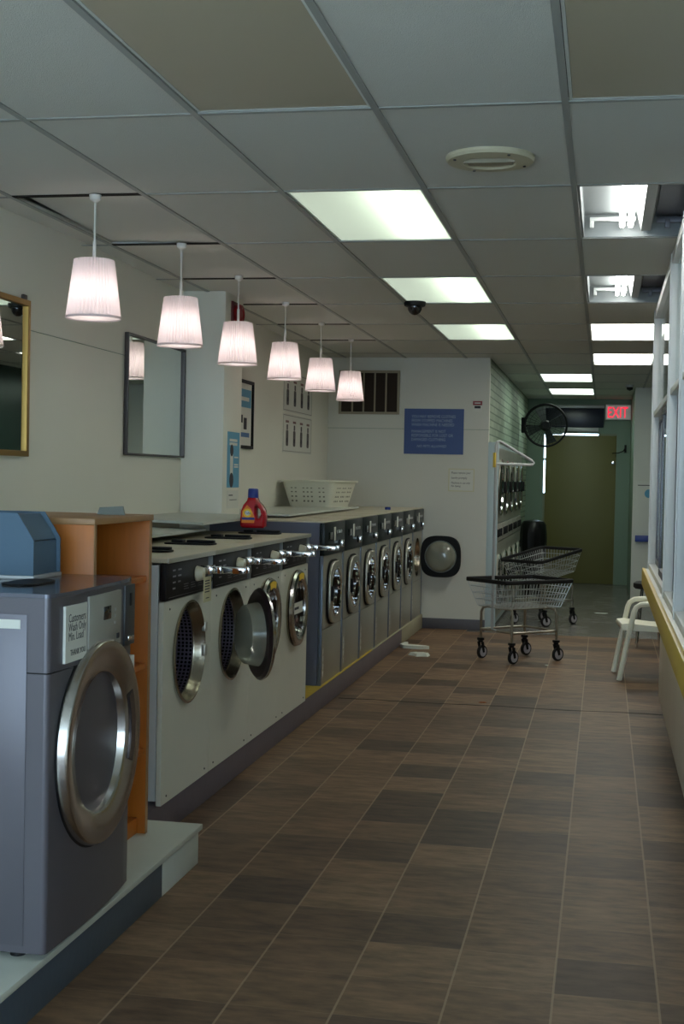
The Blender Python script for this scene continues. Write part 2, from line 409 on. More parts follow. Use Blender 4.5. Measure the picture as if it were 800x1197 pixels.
# ceiling tiles: one mesh of separate lay-in panels; holes are left for light fittings
FIX_LIT = [(1, 1), (1, 3), (1, 5)]
FIX_RIGHT = [(3, 5), (3, 7)]
FIX_FAR = [(2, 9), (2, 11)]
FIX_OPEN = [(3, 1), (3, 3)]
FIX_OFF = [(1, -1), (3, -1)]
HOLES = set(FIX_LIT + FIX_RIGHT + FIX_FAR + FIX_OPEN + FIX_OFF)
lift = {(-1, 1): (.036, .0, 0, .016), (-2, 1): (0, 0, .02, .02), (-2, 2): (.02, .02, 0, 0)}
b = MB()
for k in range(-2, 6):
    for r in range(-5, 13):
        if (k, r) in HOLES: continue
        x0, x1 = GX0 + .61 * k, GX0 + .61 * (k + 1); y0, y1 = GY0 + 1.22 * r, GY0 + 1.22 * (r + 1)
        x0, x1, y0, y1 = max(x0, XL), min(x1, XR), max(y0, YN), min(y1, YF)
        if x1 - x0 < .02 or y1 - y0 < .02: continue
        if y0 > YB and x1 < -1.135: continue
        g = .004; lf = lift.get((k, r), (0, 0, 0, 0))
        c = [(x0 + g, y0 + g, lf[0]), (x1 - g, y0 + g, lf[1]), (x1 - g, y1 - g, lf[2]), (x0 + g, y1 - g, lf[3])]
        A = [b.bm.verts.new((p[0], p[1], H + .001 + p[2])) for p in c]; B = [b.bm.verts.new((p[0], p[1], H + .016 + p[2])) for p in c]
        b.bm.faces.new(A[::-1]); b.bm.faces.new(B)
        for i in range(4): b.bm.faces.new((A[i], A[(i + 1) % 4], B[(i + 1) % 4], B[i]))
struct(b.build('ceiling', M['tile'], smooth=0))
b = MB(); w = .0115
for k in range(-1, 6):
    x = GX0 + .61 * k
    if XL < x < XR: b.box(x - w, x + w, YN, YF if x > -1.1 else YB, H - .004, H + .001)
for r in range(-5, 14):
    y = GY0 + 1.22 * r
    if 1 <= r <= 6: b.box(XL, GX0 - .61, y - w, y + w, H - .003, H + .0005).box(GX0, XR, y - w, y + w, H - .003, H + .0005)
    elif YN < y < YF: b.box(XL if y < YB else -1.1, XR if y < 17.5 else .36, y - w, y + w, H - .003, H + .0005)
struct(b.build('trim_1', M['grid'], smooth=0))
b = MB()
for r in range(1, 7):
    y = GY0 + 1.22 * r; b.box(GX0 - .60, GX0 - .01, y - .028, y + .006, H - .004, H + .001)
struct(b.build('trim_12', mat('dark gap strip', rgb(44, 40, 36), .8, spec=.1), smooth=0))  # dark strips along the lamp rails, coloured to stand in for shaded gaps
# black crack strip where two floor sheets meet
b = MB(); pts = []
xs = [-1.73 + i * .119 for i in range(19)]
up = [(x, 8.905 + .012 * math.sin(x * 7) + random.uniform(.002, .018)) for x in xs]; dn = [(x, 8.905 + .012 * math.sin(x * 7) - random.uniform(.002, .022)) for x in xs]
b.prism(up + dn[::-1], 'z', -.001, .0015)
struct(b.build('trim_2', mat('floor crack grime', rgb(58, 48, 44), 0.8), smooth=0))

# raised concrete kerb under the machine row
struct(MB().box(XL, -1.755, 4.98, 11.96, 0, .14, .006).build('trim_3', M['kerb']))
struct(MB().box(XL, -1.755, 11.96, YB, 0, .14, .006).build('trim_4', M['beige']))
struct(MB().prism([(XL, 7.9), (-1.754, 7.9), (-1.754, 10.35), (-1.79, 10.6), (XL, 10.6)], 'z', .1395, .1425).build('trim_5', M['yellow'], smooth=0))
struct(MB().prism([(XL, 10.6), (-1.79, 10.6), (-1.754, 10.35), (-1.756, 11.955), (XL, 11.955)], 'z', .1395, .1422).build('trim_6', M['beige'], smooth=0))
# nearer plinth with a white end and a white deck board
b = MB().m(M['plinthface']).box(XL, -1.50, 1.6, 4.52, 0, .128, .004).m(M['plinthtop']).box(XL, -1.50, 4.521, 4.95, 0, .128, .003).box(XL, -1.488, 1.6, 4.965, .129, .15, .003)
struct(b.build('trim_7'))

# ------------------------------------------------------------------ low wall, ledge and glazed screen on the right
struct(MB().box(.41, .52, YN, 9.65, 0, .785, .003).build('wall_screen', M['lowwall']))
struct(MB().box(.275, .297, 1.0, 9.67, .785, .902, .004).build('trim_8', M['yelpaint']))
struct(MB().box(.2975, .56, 1.0, 9.67, .862, .897, .003).build('trim_9', M['ledge']))
win = MB()
posts = [9.63, 7.24, 6.12, 4.9, 3.7, 2.5, 1.3]
for i, y in enumerate(posts): win.box(.318, .366, y - .025, y + .025, .897, H - .004, .004).box(.312, .3185, y - .008, y + .008, .897, H - .004)
win.box(.318, .385, 1.0, 9.655, H - .06, H - .003, .004).box(.318, .385, 1.0, 9.655, .897, .935, .004)
W1 = struct(win.build('window_1', M['alu']))
t_ = MB()
for a, c in zip(posts[1:], posts[:-1]): t_.box(.325, .375, a + .026, c - .026, 1.955, 1.99, .003)
t_.build('transom', M['alu'], W1)
for a, c in zip(posts[1:], posts[:-1]):
    mid = (a + c) / 2
    f = MB()
    for y0, y1, xx in ((a + .03, mid + .02, .338), (mid - .02, c - .03, .362)):
        f.box(xx, xx + .02, y0, y0 + .04, .94, 1.953, .002).box(xx, xx + .02, y1 - .04, y1, .94, 1.953, .002).box(xx, xx + .02, y0 + .041, y1 - .041, .94, .98).box(xx, xx + .02, y0 + .041, y1 - .041, 1.915, 1.953)
    fo = f.build('sash_frame', M['alud'], W1)
    p = MB()
    p.box(.345, .349, a + .071, mid - .021, .981, 1.914).box(.369, .373, mid + .021, c - .071, .981, 1.914)
    p.build('pane', M['pane'], fo)
    MB().box(.349, .354, a + .027, c - .027, 1.991, H - .061).build('fanlight_pane', M['pane'], W1)

# ------------------------------------------------------------------ rear door with daylight leaking round it
DO = struct(MB().box(-.858, .160, YF + .02, YF + .065, .004, 2.172, .003).build('door_1', M['door']))
b = MB().lathe([(0, .001), (0, .03), (-.012, .03), (-.014, .012), (-.04, .012), (-.045, .028), (-.07, .03), (-.085, .018), (-.086, .001)], 'y', (.118, YF + .02, 1.78 - .0), 20)
b.build('door_knob', M['chrome'], DO)
fr = MB(); fr.box(.1605, DX1, YF + .0, YF + .11, 0, DZ - .001).box(.14, DX1, YF + .066, YF + .11, 0, DZ - .001).box(DX0, DX1, YF + .066, YF + .11, 0, .05).box(DX0, -.62, YF + .07, YF + .11, DZ - .02, DZ - .001).box(-.884, -.8585, YF + .02, YF + .06, .0, 1.32).box(-.884, -.8585, YF + .02, YF + .06, 1.80, 1.83).box(-.10, .160, YF + .02, YF + .1, 2.1725, DZ - .001)
struct(fr.build('trim_10', M['doorframe'], smooth=0))
# navy transom box over the door
tr = struct(MB().box(-.875, -.03, YF - .05, YF - .001, 2.285, 2.565, .006).build('window_2', M['navy']))
MB().box(-.88, -.025, YF - .07, YF - .001, 2.566, 2.61, .005).build('top_rail', M['lightgrey'], tr)
MB().box(-.60, -.10, YF - .06, YF - .001, 2.225, 2.284, .005).build('bottom_rail', M['lightgrey'], tr)

# ------------------------------------------------------------------ ceiling lights
def fixture(kr, kind, label, group):
    k, r = kr; x = GX0 + .61 * k; y = GY0 + 1.22 * r
    t = thing('ceiling_light', label, 'ceiling light', (x, y, H), 0, group)
    W, L = .61, 1.22; e = .013
    h = MB()
    for q in ((e, e + .01, e, L - e), (W - e - .01, W - e, e, L - e), (e + .0105, W - e - .0105, e, e + .01), (e + .0105, W - e - .0105, L - e - .01, L - e)):
        h.box(q[0], q[1], q[2], q[3], .002, .11)
    h.box(e, W - e, e, L - e, .1105, .118)
    h.build('housing', M['troffer'] if kind != 'open' else mat('grey reflector enamel', rgb(126, 132, 132), .45), t)
    if kind == 'open':
        def bar(x0, x1, z0, z1, nm, m_):
            MB().prism([(x0, z1), (x0 + .02, z0), (x1 - .02, z0), (x1, z1)], 'y', .05, L - .05).build(nm, m_, t)
        bar(.275, .36, .025, .108, 'ballast_cover', M['lightgrey'])
        for xx in (.205, .245):
            MB().tube([(xx, .07, .05), (xx, L - .07, .05)], .0135, 12).build('fluorescent_tube', M['tube'], t)
        for yy in (.04, L - .075):
            hb = MB().box(.05, .27, yy, yy + .03, .072, .09, .003)
            for xx in (.06, .205, .245): hb.box(xx - .010, xx + .010, yy + .004, yy + .026, .04, .08, .003)
            hb.build('lampholder_bar', M['troffer'], t)
            hb = MB().box(.37, .56, yy, yy + .03, .06, .085, .003)
            for xx in (.42, .52): hb.box(xx - .012, xx + .012, yy - .004, yy + .034, .035, .075, .003)
            hb.build('lampholder_bar', M['alud'], t)
        # removed-tube half: its unlit dimness is put into a dark grey pan
        MB().box(.365, W - e - .011, .03, L - .03, .098, .109).build('unlit_half_reflector', M['alud'], t)
    else:
        m_ = {'lit': M['lit'], 'right': M['lit2'], 'far': M['litfar'], 'off': M['unlit']}[kind]
        z0 = .004 if kind != 'off' else .003
        MB().box(e + .011, W - e - .011, e + .011, L - e - .011, z0, z0 + .003).build('diffuser_panel', m_, t)
        if kind == 'lit':
            for xx in (.42, .46): MB().tube([(xx, .05, .055), (xx, L - .05, .055)], .0135, 10).build('fluorescent_tube', M['tubein'], t)
        elif kind != 'off':
            MB().tube([(.30, .05, .06), (.30, L - .05, .06)], .0135, 10).build('fluorescent_tube', M['tubein'], t)
    return t
for kr, lb in zip(FIX_LIT, ('largest lit white ceiling panel, the nearest one left of the round ceiling vent', 'middle lit ceiling panel of the left row, beside the black dome camera on the ceiling', 'farthest lit ceiling panel of the left row, just beyond the black dome camera')):
    fixture(kr, 'lit', lb, 'lit ceiling panels')
for kr, lb in zip(FIX_OPEN, ('nearer open ceiling light with bare tubes, beside the glazed screen at top right', 'farther open ceiling light with bare tubes, behind the nearer bare-tube light')):
    fixture(kr, 'open', lb, 'open ceiling lights')
for kr, lb in zip(FIX_RIGHT, ('white lit ceiling panel right behind the bare-tube lights, partly seen through the glass', 'mint lit ceiling panel fourth along the right row, nearest the exit sign')):
    fixture(kr, 'right', lb, 'lit ceiling panels')
for kr, lb in zip(FIX_FAR, ('nearer lit ceiling panel over the dim rear hall', 'farthest lit ceiling panel over the rear hall near the brown door')):
    fixture(kr, 'far', lb, 'lit ceiling panels')
for kr, lb in zip(FIX_OFF, ('unlit brownish ceiling light panel at the top left of the ceiling', 'unlit dark ceiling light panel in the top right corner of the ceiling')):
    fixture(kr, 'off', lb, 'unlit ceiling panels')

# ------------------------------------------------------------------ pendant lamps
def pendant(loc, label):
    t = thing('pendant_lamp', label, 'lamp', loc, 0, 'row of pleated pendant lamps')
    MB().lathe([(0, .001), (0, .026), (-.02, .024), (-.032, .008), (-.033, .001)], 'z', (0, 0, 0), 20).build('ceiling_cup', M['cord'], t)
    MB().tube([(0, 0, -.03), (0, 0, -.20)], .0045, 8).tube([(0, 0, -.20), (0, 0, -.31)], .008, 8).build('cord', M['cord'], t)
    s = MB().lathe([(-.530, .1185), (-.525, .119), (-.283, .088), (-.280, .0865)], 'z', (0, 0, 0), 88, wave=(1, -.06)).build('lamp_shade', M['shade'], t, smooth=0)
    MB().lathe([(-.534, .1165), (-.534, .1195), (-.524, .120), (-.524, .1165), (-.534, .1165)], 'z', (0, 0, 0), 60).build('hem', M['shade'], s)
    MB().lathe([(-.529, .001), (-.529, .1155)], 'z', (0, 0, 0), 60).build('bottom_diffuser', M['lampdisc'], s)
    sp = MB()
    for i in range(3):
        a = 2 * PI * i / 3; sp.tube([(0, 0, -.30), (.087 * math.cos(a), .087 * math.sin(a), -.285)], .0025, 6)
    sp.lathe([(-.30, .001), (-.30, .018), (-.375, .018), (-.375, .001)], 'z', (0, 0, 0), 16).build('lamp_holder', M['cord'], t)
    MB().lathe([(-.346, .012), (-.36, .014), (-.385, .028), (-.405, .031), (-.425, .026), (-.437, .012), (-.439, .001)], 'z', (0, 0, -.03), 20).build('bulb', M['bulb'], t)
    return t
lx = -2.19
lab = ['largest and nearest pleated pendant lamp, in front of the bare wall between both mirrors',
       'second nearest pleated pendant lamp, hanging beside the dark-framed mirror top',
       'third pleated pendant lamp along the row, in front of the pillar and red alarm',
       'fourth pleated pendant lamp along the row, before the bare left wall',
       'fifth pleated pendant lamp along the row, in front of the white wall charts',
       'smallest farthest pleated pendant lamp, in front of the wall grille']
for y, lb in zip((5.53, 6.74, 7.86, 9.07, 10.27, 11.52), lab): pendant((lx, y, H - .006), lb)

# ------------------------------------------------------------------ ceiling fittings
t = thing('ceiling_vent', 'round cream ceiling vent between the lit panel and the bare-tube light', 'vent', (-.447, 5.05, H))
MB().lathe([(0, .001), (0, .165), (-.010, .165), (-.020, .158), (-.022, .12), (-.024, .10), (-.016, .095), (-.014, .001)], 'z', (0, 0, 0), 48).build('cover', M['vent'], t)
MB().box(-.085, .085, -.035, .035, -.026, -.0145, .006).box(-.095, .095, -.042, -.036, -.03, -.0145).build('slot_plate', mat('vent shadow plastic', rgb(150, 142, 122), .5), t)
for a in (.5, 2.1, 3.6, 5.3):
    MB().lathe([(-.0205, .001), (-.0205, .006), (-.025, .005), (-.025, .001)], 'z', (.14 * math.cos(a), .14 * math.sin(a), 0), 10).build('screw', M['ink'], t)
t = thing('dome_camera', 'black dome security camera on the ceiling beside the middle lit panel', 'camera', (-1.30, 9.14, H + .0015))
MB().lathe([(0, .001), (0, .075), (-.028, .072), (-.034, .06), (-.034, .001)], 'z', (0, 0, 0), 30).build('base', M['black'], t)
MB().lathe([(-.034, .05), (-.055, .048), (-.075, .036), (-.088, .018), (-.091, .001)], 'z', (0, 0, 0), 24).build('dome', M['darkglass'], t)
t = thing('dome_camera', 'tiny dark security camera on the ceiling above the exit sign', 'camera', (.28, 17.0, H + .0015))
MB().lathe([(0, .001), (0, .05), (-.03, .05), (-.03, .001)], 'z', (0, 0, 0), 20).build('base', M['lightgrey'], t)
MB().lathe([(-.03, .04), (-.06, .035), (-.075, .001)], 'z', (0, 0, 0), 20).build('dome', M['black'], t)

# ------------------------------------------------------------------ things on the left wall
def mirror(y0, y1, z0, z1, w, m_, label):
    t = thing('wall_mirror', label, 'mirror', (XL, (y0 + y1) / 2, z0))
    a = (y1 - y0) / 2; h = z1 - z0
    MB().shape([rrect(-a, a, 0, h, .002, 1), rrect(-a + w, a - w, w, h - w, .002, 1)], .026, fx(.015, 0, 0), .003).build('frame', m_, t)
    MB().box(.006, .012, -a + w * .7, a - w * .7, w * .7, h - w * .7).build('mirror_glass', M['mirror'], t)
    return t
mt = mirror(4.85, 6.095, 1.565, 2.315, .028, M['gold'], 'brass-framed wall mirror cut off by the left edge, above the blue grey box')
MB().box(.003, .02, .56, .60, .75, .775, .004).build('hanger_clip', M['darkframe'], mt)
mirror(7.455, 8.545, 1.60, 2.315, .014, M['darkframe'], 'dark-framed wall mirror hanging beside the pillar')
def wall_paint(mb, y0, y1, z0, z1, x0=0.0, x1=.0015): return mb.box(x0, x1, y0, y1, z0, z1)
t = thing('alarm_horn', 'red fire alarm horn at the top of the pillar', 'alarm', (-2.47, 8.77, 2.50))
MB().box(-.001, .012, -.085, .085, -.005, .155, .001).build('back_plate', mat('dark red plate', rgb(92, 20, 22), .5), t)
MB().lathe([(.013, .001), (.013, .062), (.035, .068), (.055, .06), (.06, .045), (.048, .03), (.046, .001)], 'x', (0, .0, .075), 30).build('horn', M['red'], t)
t = thing('pillar_poster', 'narrow light blue poster with a white bar, stuck on the pillar', 'poster', (-2.47, 8.80, 1.41))
b = MB().m(M['skyblue']).box(.0003, .002, -.15, .15, 0, .375)
b.m(M['paper']).box(.0021, .0026, -.08, -.01, .06, .24)
for z in (.31, .285): b.box(.0021, .0026, -.10, .09, z, z + .018)
for z in (.20, .15, .135): b.box(.0021, .0026, .02, .12, z, z + .01)
b.m(M['ink']).shape([circ(.04, 20)], .0006, fx(.0028, -.045, .25)).shape([circ(.05, 20)], .0006, fx(.0028, -.045, .05))
b.build('sheet', parent=t, smooth=0)
t = tag(MB().m(M['paper']).box(-2.471, -2.468, 8.66, 8.94, 1.27, 1.39).m(M['ink']).box(-2.4679, -2.4676, 8.70, 8.80, 1.355, 1.362).box(-2.4679, -2.4676, 8.72, 8.90, 1.325, 1.329).build('paper_notice', smooth=0), 'white slip of paper directly under the narrow blue pillar poster', 'notice')
t = thing('framed_poster', 'black-framed blue and white poster on the wall just past the pillar', 'poster', (XL, 9.75, 1.70))
MB().shape([rrect(-.33, .58, 0, .53, .003, 1), rrect(-.305, .555, .025, .505, .003, 1)], .024, fx(.014, 0, 0), .002).build('frame', M['black'], t)
b = MB().m(M['paper']).box(.004, .01, -.31, .56, .02, .51).m(M['skyblue']).box(.0101, .0106, -.29, .54, .32, .46).m(mat('poster deep blue', rgb(70, 110, 160), .6)).box(.0101, .0106, -.29, .50, .09, .125)
b.m(M['ink']).box(.0101, .0106, -.2, .3, .20, .26).box(.0101, .0106, .33, .42, .15, .24).m(M['paper']).box(.0107, .011, -.1, .48, .37, .40)
b.build('print', parent=t, smooth=0)
for i, (z0, z1) in enumerate(((2.06, 2.42), (1.70, 2.045))):
    t = thing('wall_chart', ('upper white wall chart of dark bottle shapes behind the fourth and fifth lamps', 'lower white wall chart with four dark upright shapes, above the white basket')[i], 'poster', (XL, 11.98, z0), 0, 'white wall charts')
    h = z1 - z0
    b = MB().m(M['paper']).box(.0005, .004, -.58, .58, 0, h)
    b.m(mat('chart border', rgb(150, 146, 136), .6)).box(.0041, .0046, -.57, .57, .012, .018).box(.0041, .0046, -.57, .57, h - .018, h - .012).box(.0041, .0046, -.57, -.56, .012, h - .012).box(.0041, .0046, .56, .57, .012, h - .012)
    for q in range(4):
        y = -.42 + q * .28
        b.m(mat('chart grey', rgb(84, 78, 76), .6)).shape([rrect(y - .045, y + .045, .06, .20, .02, 3)], .0006, fx(.0045, 0, 0)).shape([rrect(y - .028, y + .028, .202, .25, .01, 2)], .0006, fx(.0045, 0, 0))
        b.m(mat('chart reddish', rgb(128, 96, 92), .6)).box(.0041, .0046, y - .06, y + .06, .265, .285)
        b.m(M['ink']).shape([circ(.022, 14)], .0006, fx(.0052, y, .11))
    b.build('sheet', parent=t, smooth=0)

# ------------------------------------------------------------------ things on the back wall
t = thing('wall_grille', 'brown louvred wall grille high on the back wall', 'vent', (-2.34, YB, 2.13))
MB().shape([rrect(-.31, .31, 0, .44, .003, 1), rrect(-.285, .285, .025, .415, .003, 1)], .022, fy(0, -.012, 0), .002).build('frame', M['grille'], t)
MB().box(-.29, .29, -.008, -.002, .02, .42).build('backing', M['griller'], t)
for i in range(4):
    x = -.285 + .57 * (i + 1) / 5; MB().box(x - .008, x + .008, -.02, -.0085, .0255, .4145).build('bar', M['grille'], t)
t = thing('blue_sign', 'large blue rules sign with pale lettering on the back wall', 'sign', (-1.68, YB, 1.74))
b = MB().m(M['signblue']).box(-.298, .298, -.008, -.001, 0, .452, .001).m(M['signtxt'])
L1 = ['YOU MAY REMOVE CLOTHES', 'FROM STOPPED MACHINES', 'WHEN MACHINE IS NEEDED', '', 'MANAGEMENT IS NOT', 'RESPONSIBLE FOR LOST OR', 'DAMAGED CLOTHING']
z = .36
for s_ in L1:
    if s_: b.text(s_, .042, fy(-.225, -.0095, z), .0004, sx=.80)
    z -= .0405 if s_ else .026
b.text('NO PETS ALLOWED', .036, fy(-.17, -.0095, z - .024), .0004, shear=.3, sx=.92)
b.build('board', parent=t, smooth=0)
t = thing('fire_notice', 'tiny red and white notice near the right end of the back wall', 'sign', (-1.25, YB, 2.17))
b = MB().m(M['paper']).box(-.048, .048, -.003, .001, 0, .105).m(M['red']).box(-.046, .046, -.0036, -.0031, .062, .103).m(M['ink']).box(-.03, .03, -.0036, -.0031, .03, .055).m(M['paper']).box(-.03, .03, -.0042, -.0037, .078, .088)
b.build('plate', parent=t, smooth=0)
t = thing('paper_notice', 'white framed paper notice on the back wall below the blue sign', 'notice', (-1.395, YB, 1.375))
b = MB().m(M['paperyel']).box(-.128, .128, -.004, 0, 0, .225).m(M['paper']).box(-.12, .12, -.0046, -.0041, .008, .217)
b.m(M['ink'])
b.text('Please remove your', .030, fy(-.10, -.0052, .175), .0002, sx=.8).text('laundry promptly', .030, fy(-.10, -.0052, .125), .0002, sx=.75)
b.text('Machines in use only', .028, fy(-.10, -.0052, .075), .0002, sx=.8).text('No dyeing', .028, fy(-.10, -.0052, .045), .0002, sx=.8)
b.build('sheet', parent=t, smooth=0)

# ------------------------------------------------------------------ white washers
def white_washer(label, variant, Y):
    t = thing('white_washer', label, 'washing machine', (-1.742, Y, .14), 0, 'white front-load washers')
    W = .338
    c = MB()
    c.m(M['enamelside']).box(-.68, -.024, -W, -W + .012, .02, .985).box(-.68, -.024, W - .012, W, .02, .985).box(-.68, -.668, -W + .0125, W - .0125, .02, .985).box(-.68, -.03, -W + .0125, W - .0125, .02, .03)
    c.build('cabinet', parent=t)
    f = MB().m(M['enamel']).shape([rrect(-W + .001, W - .001, 0.0, .835, .006, 2), circ(.212, 56, 0, .595)], .022, fx(-.011, 0, 0), .002)
    fo = f.build('front_panel', parent=t)
    sc = MB()
    for y, z in ((-.26, .80), (.26, .80), (-.27, .03), (.27, .03)): sc.lathe([(0.0005, .001), (.0005, .005), (.003, .004), (.003, .001)], 'x', (0, y, z), 8)
    sc.build('screw', M['ink'], fo)
    MB().box(-.02, .003, -W + .002, W - .002, -.0, -.0 + .001).bm.free()
    # funnel and drum behind the opening
    MB().lathe([(.0, .214), (.012, .222), (.014, .212), (0, .206), (-.012, .203), (-.03, .192), (-.036, .190), (-.04, .190)], 'x', (0, 0, .595), 56).build('tub_ring', M['drumring'], t)
    d = MB().m(M['drum']).lathe([(-.042, .2), (-.45, .2)], 'x', (0, 0, .595), 48, uv=True).disc('x', (-.45, 0, .595), .2, 48, uv=True).m(M['rubber']).lathe([(-.038, .191), (-.0385, .21)], 'x', (0, 0, .595), 48)
    d.build('drum', parent=t)
    # control fascia
    p = MB().box(-.02, .008, -W + .002, .255, .838, .992, .004).build('control_panel', M['panelblk'], t)
    tx = MB().m(mat('fascia print', rgb(120, 118, 122), .5))
    for i, (y, z) in enumerate(((-.25, .955), (-.25, .93), (-.25, .905), (-.25, .88), (-.18, .955), (-.18, .93), (-.18, .905))): tx.box(.0081, .0084, y, y + random.uniform(.03, .05), z, z + .007)
    for y in (-.10, .0, .1): tx.box(.0081, .0084, y, y + .07, .870, .873).box(.0081, .0084, y, y + .06, .88, .883).box(.0081, .0084, y, y + .065, .89, .893)
    tx.box(.0081, .0084, -.3, .22, .848, .850)
    tx.build('printed_legend', parent=p, smooth=0)
    MB().box(-.02, .006, .256, W - .002, .838, .992, .003).build('coin_box_strip', M['bluegrey'], t)
    lk = MB().lathe([(.0065, .001), (.0065, .012), (.014, .011), (.014, .001)], 'x', (0, .295, .885), 16).build('lock', M['chrome'], t)
    kn = MB().lathe([(.0085, .001), (.0085, .032), (.012, .034), (.03, .030), (.042, .026), (.044, .001)], 'x', (0, .075, .925), 24).build('knob', M['knob'], t)
    cs = MB().box(.0085, .055, .13, .21, .918, .957, .003).box(.055, .10, .14, .20, .922, .953, .002).build('coin_slide', M['chrome'], t)
    cb = MB().box(.104, .205, .142, .198, .923, .952, .003).box(.205, .225, .150, .19, .926, .957, .003).build('slide_handle', M['chrome'], cs)
    # top
    tp = MB().box(-.69, .012, -W, W, .9935, 1.012, .003).build('top', M['wtop'], t)
    MB().box(.0125, .018, -W, W, .992, 1.013, .002).build('front_trim', M['steel'], tp)
    lid = MB().shape([rrect(-.37, -.12, .05, .18, .04, 4)], .008, T(0, 0, 1.0165), .002).shape([rrect(-.27, -.13, .11, .17, .02, 4)], .012, T(0, 0, 1.0268), .003).build('dispenser_lid', M['black'], tp)
    MB().box(-.345, -.285, .11, .17, 1.0208, 1.033, .005).build('lid_hinge', M['black'], tp)
    if variant == 'gone':
        h = MB().box(.001, .02, .19, .225, .66, .70, .004).box(.001, .02, .19, .225, .55, .60, .004).build('hinge', M['steel'], t)
        g = MB().m(M['paperyel']).box(.046, .048, .06, .17, .80, .91).m(M['ink'])
        for z in (.89, .878, .866, .854, .842): g.box(.0481, .0484, .075, .145, z, z + .005)
        g.box(.0481, .0484, .09, .14, .815, .819)
        g.build('hanging_tag', parent=t, smooth=0)['label'] = 'cream paper tag with dark writing'
    if variant in ('open', 'shut'):
        ang = math.radians(0 if variant == 'shut' else OPEN_ANG)
        piv = bpy.data.objects.new('door', None); COL.objects.link(piv)
        # door root is the frame mesh itself
        bpy.data.objects.remove(piv)
        hx, hy = .018, .215
        Mx = Matrix.Translation((hx, hy, .595)) @ Matrix.Rotation(ang, 4, 'Z') @ Matrix.Translation((0, -hy, 0))
        D = MB().lathe([(.0, .158), (.012, .160), (.02, .172), (.022, .195), (.016, .214), (.002, .222), (-.002, .216), (-.002, .158), (0, .158)], 'x', (0, 0, 0), 56, mtx=Mx).build('door', M['steeldoor'], t)
        if variant == 'open': MB().lathe([(-.0025, .150), (-.012, .152), (-.014, .205), (-.003, .219)], 'x', (0, 0, 0), 56, mtx=Mx).build('gasket', mat('maroon rubber gasket', rgb(40, 24, 28), .4), D)
        MB().lathe([(.004, .158), (-.03, .150), (-.075, .140), (-.092, .12), (-.102, .06), (-.104, .001)], 'x', (0, 0, 0), 48, mtx=Mx).build('glass_bowl', M['bowl'] if variant == 'open' else M['smokeglass'], D)
        h = MB().box(-.012, .012, .212, .235, -.07, -.035, .003, mtx=Mx).box(-.012, .012, .212, .235, .035, .07, .003, mtx=Mx).build('hinge', M['steel'], D)
        if variant == 'shut':
            g = MB().m(M['yelp']).shape([[(.13 * 1.3 * math.cos(a), .13 * 1.3 * math.sin(a)) for a in [1.25 + i * .65 / 8 for i in range(9)]] + [(.155 * 1.32 * math.cos(a), .155 * 1.32 * math.sin(a)) for a in [1.9 - i * .65 / 8 for i in range(9)]]], .001, Mx @ fx(.0225, 0, 0))
            g.build('yellow_sticker', parent=D, smooth=0)
    return t
OPEN_ANG = 32
wY = [5.545, 6.222, 6.899, 7.576]
white_washer('nearest white washer with no door, cream tag on its black panel, beside the wooden shelf', 'gone', wY[0])
white_washer('white washer with its round glass door hanging open', 'open', wY[1])
w3 = white_washer('white washer with shut door, half hidden behind the open round door', 'shut', wY[2])
w4 = white_washer('last white washer with a white label across its shut door, next to the steel machines', 'shut', wY[3])
dd = [c for c in w4.children if c.name.startswith('door')][0]
b = MB().m(M['paper']).box(.012, .014, -.15, .15, .56, .625)
b.m(M['ink']).box(.0141, .0144, -.06, .05, .585, .60)
b.build('paper_label', parent=dd, smooth=0)

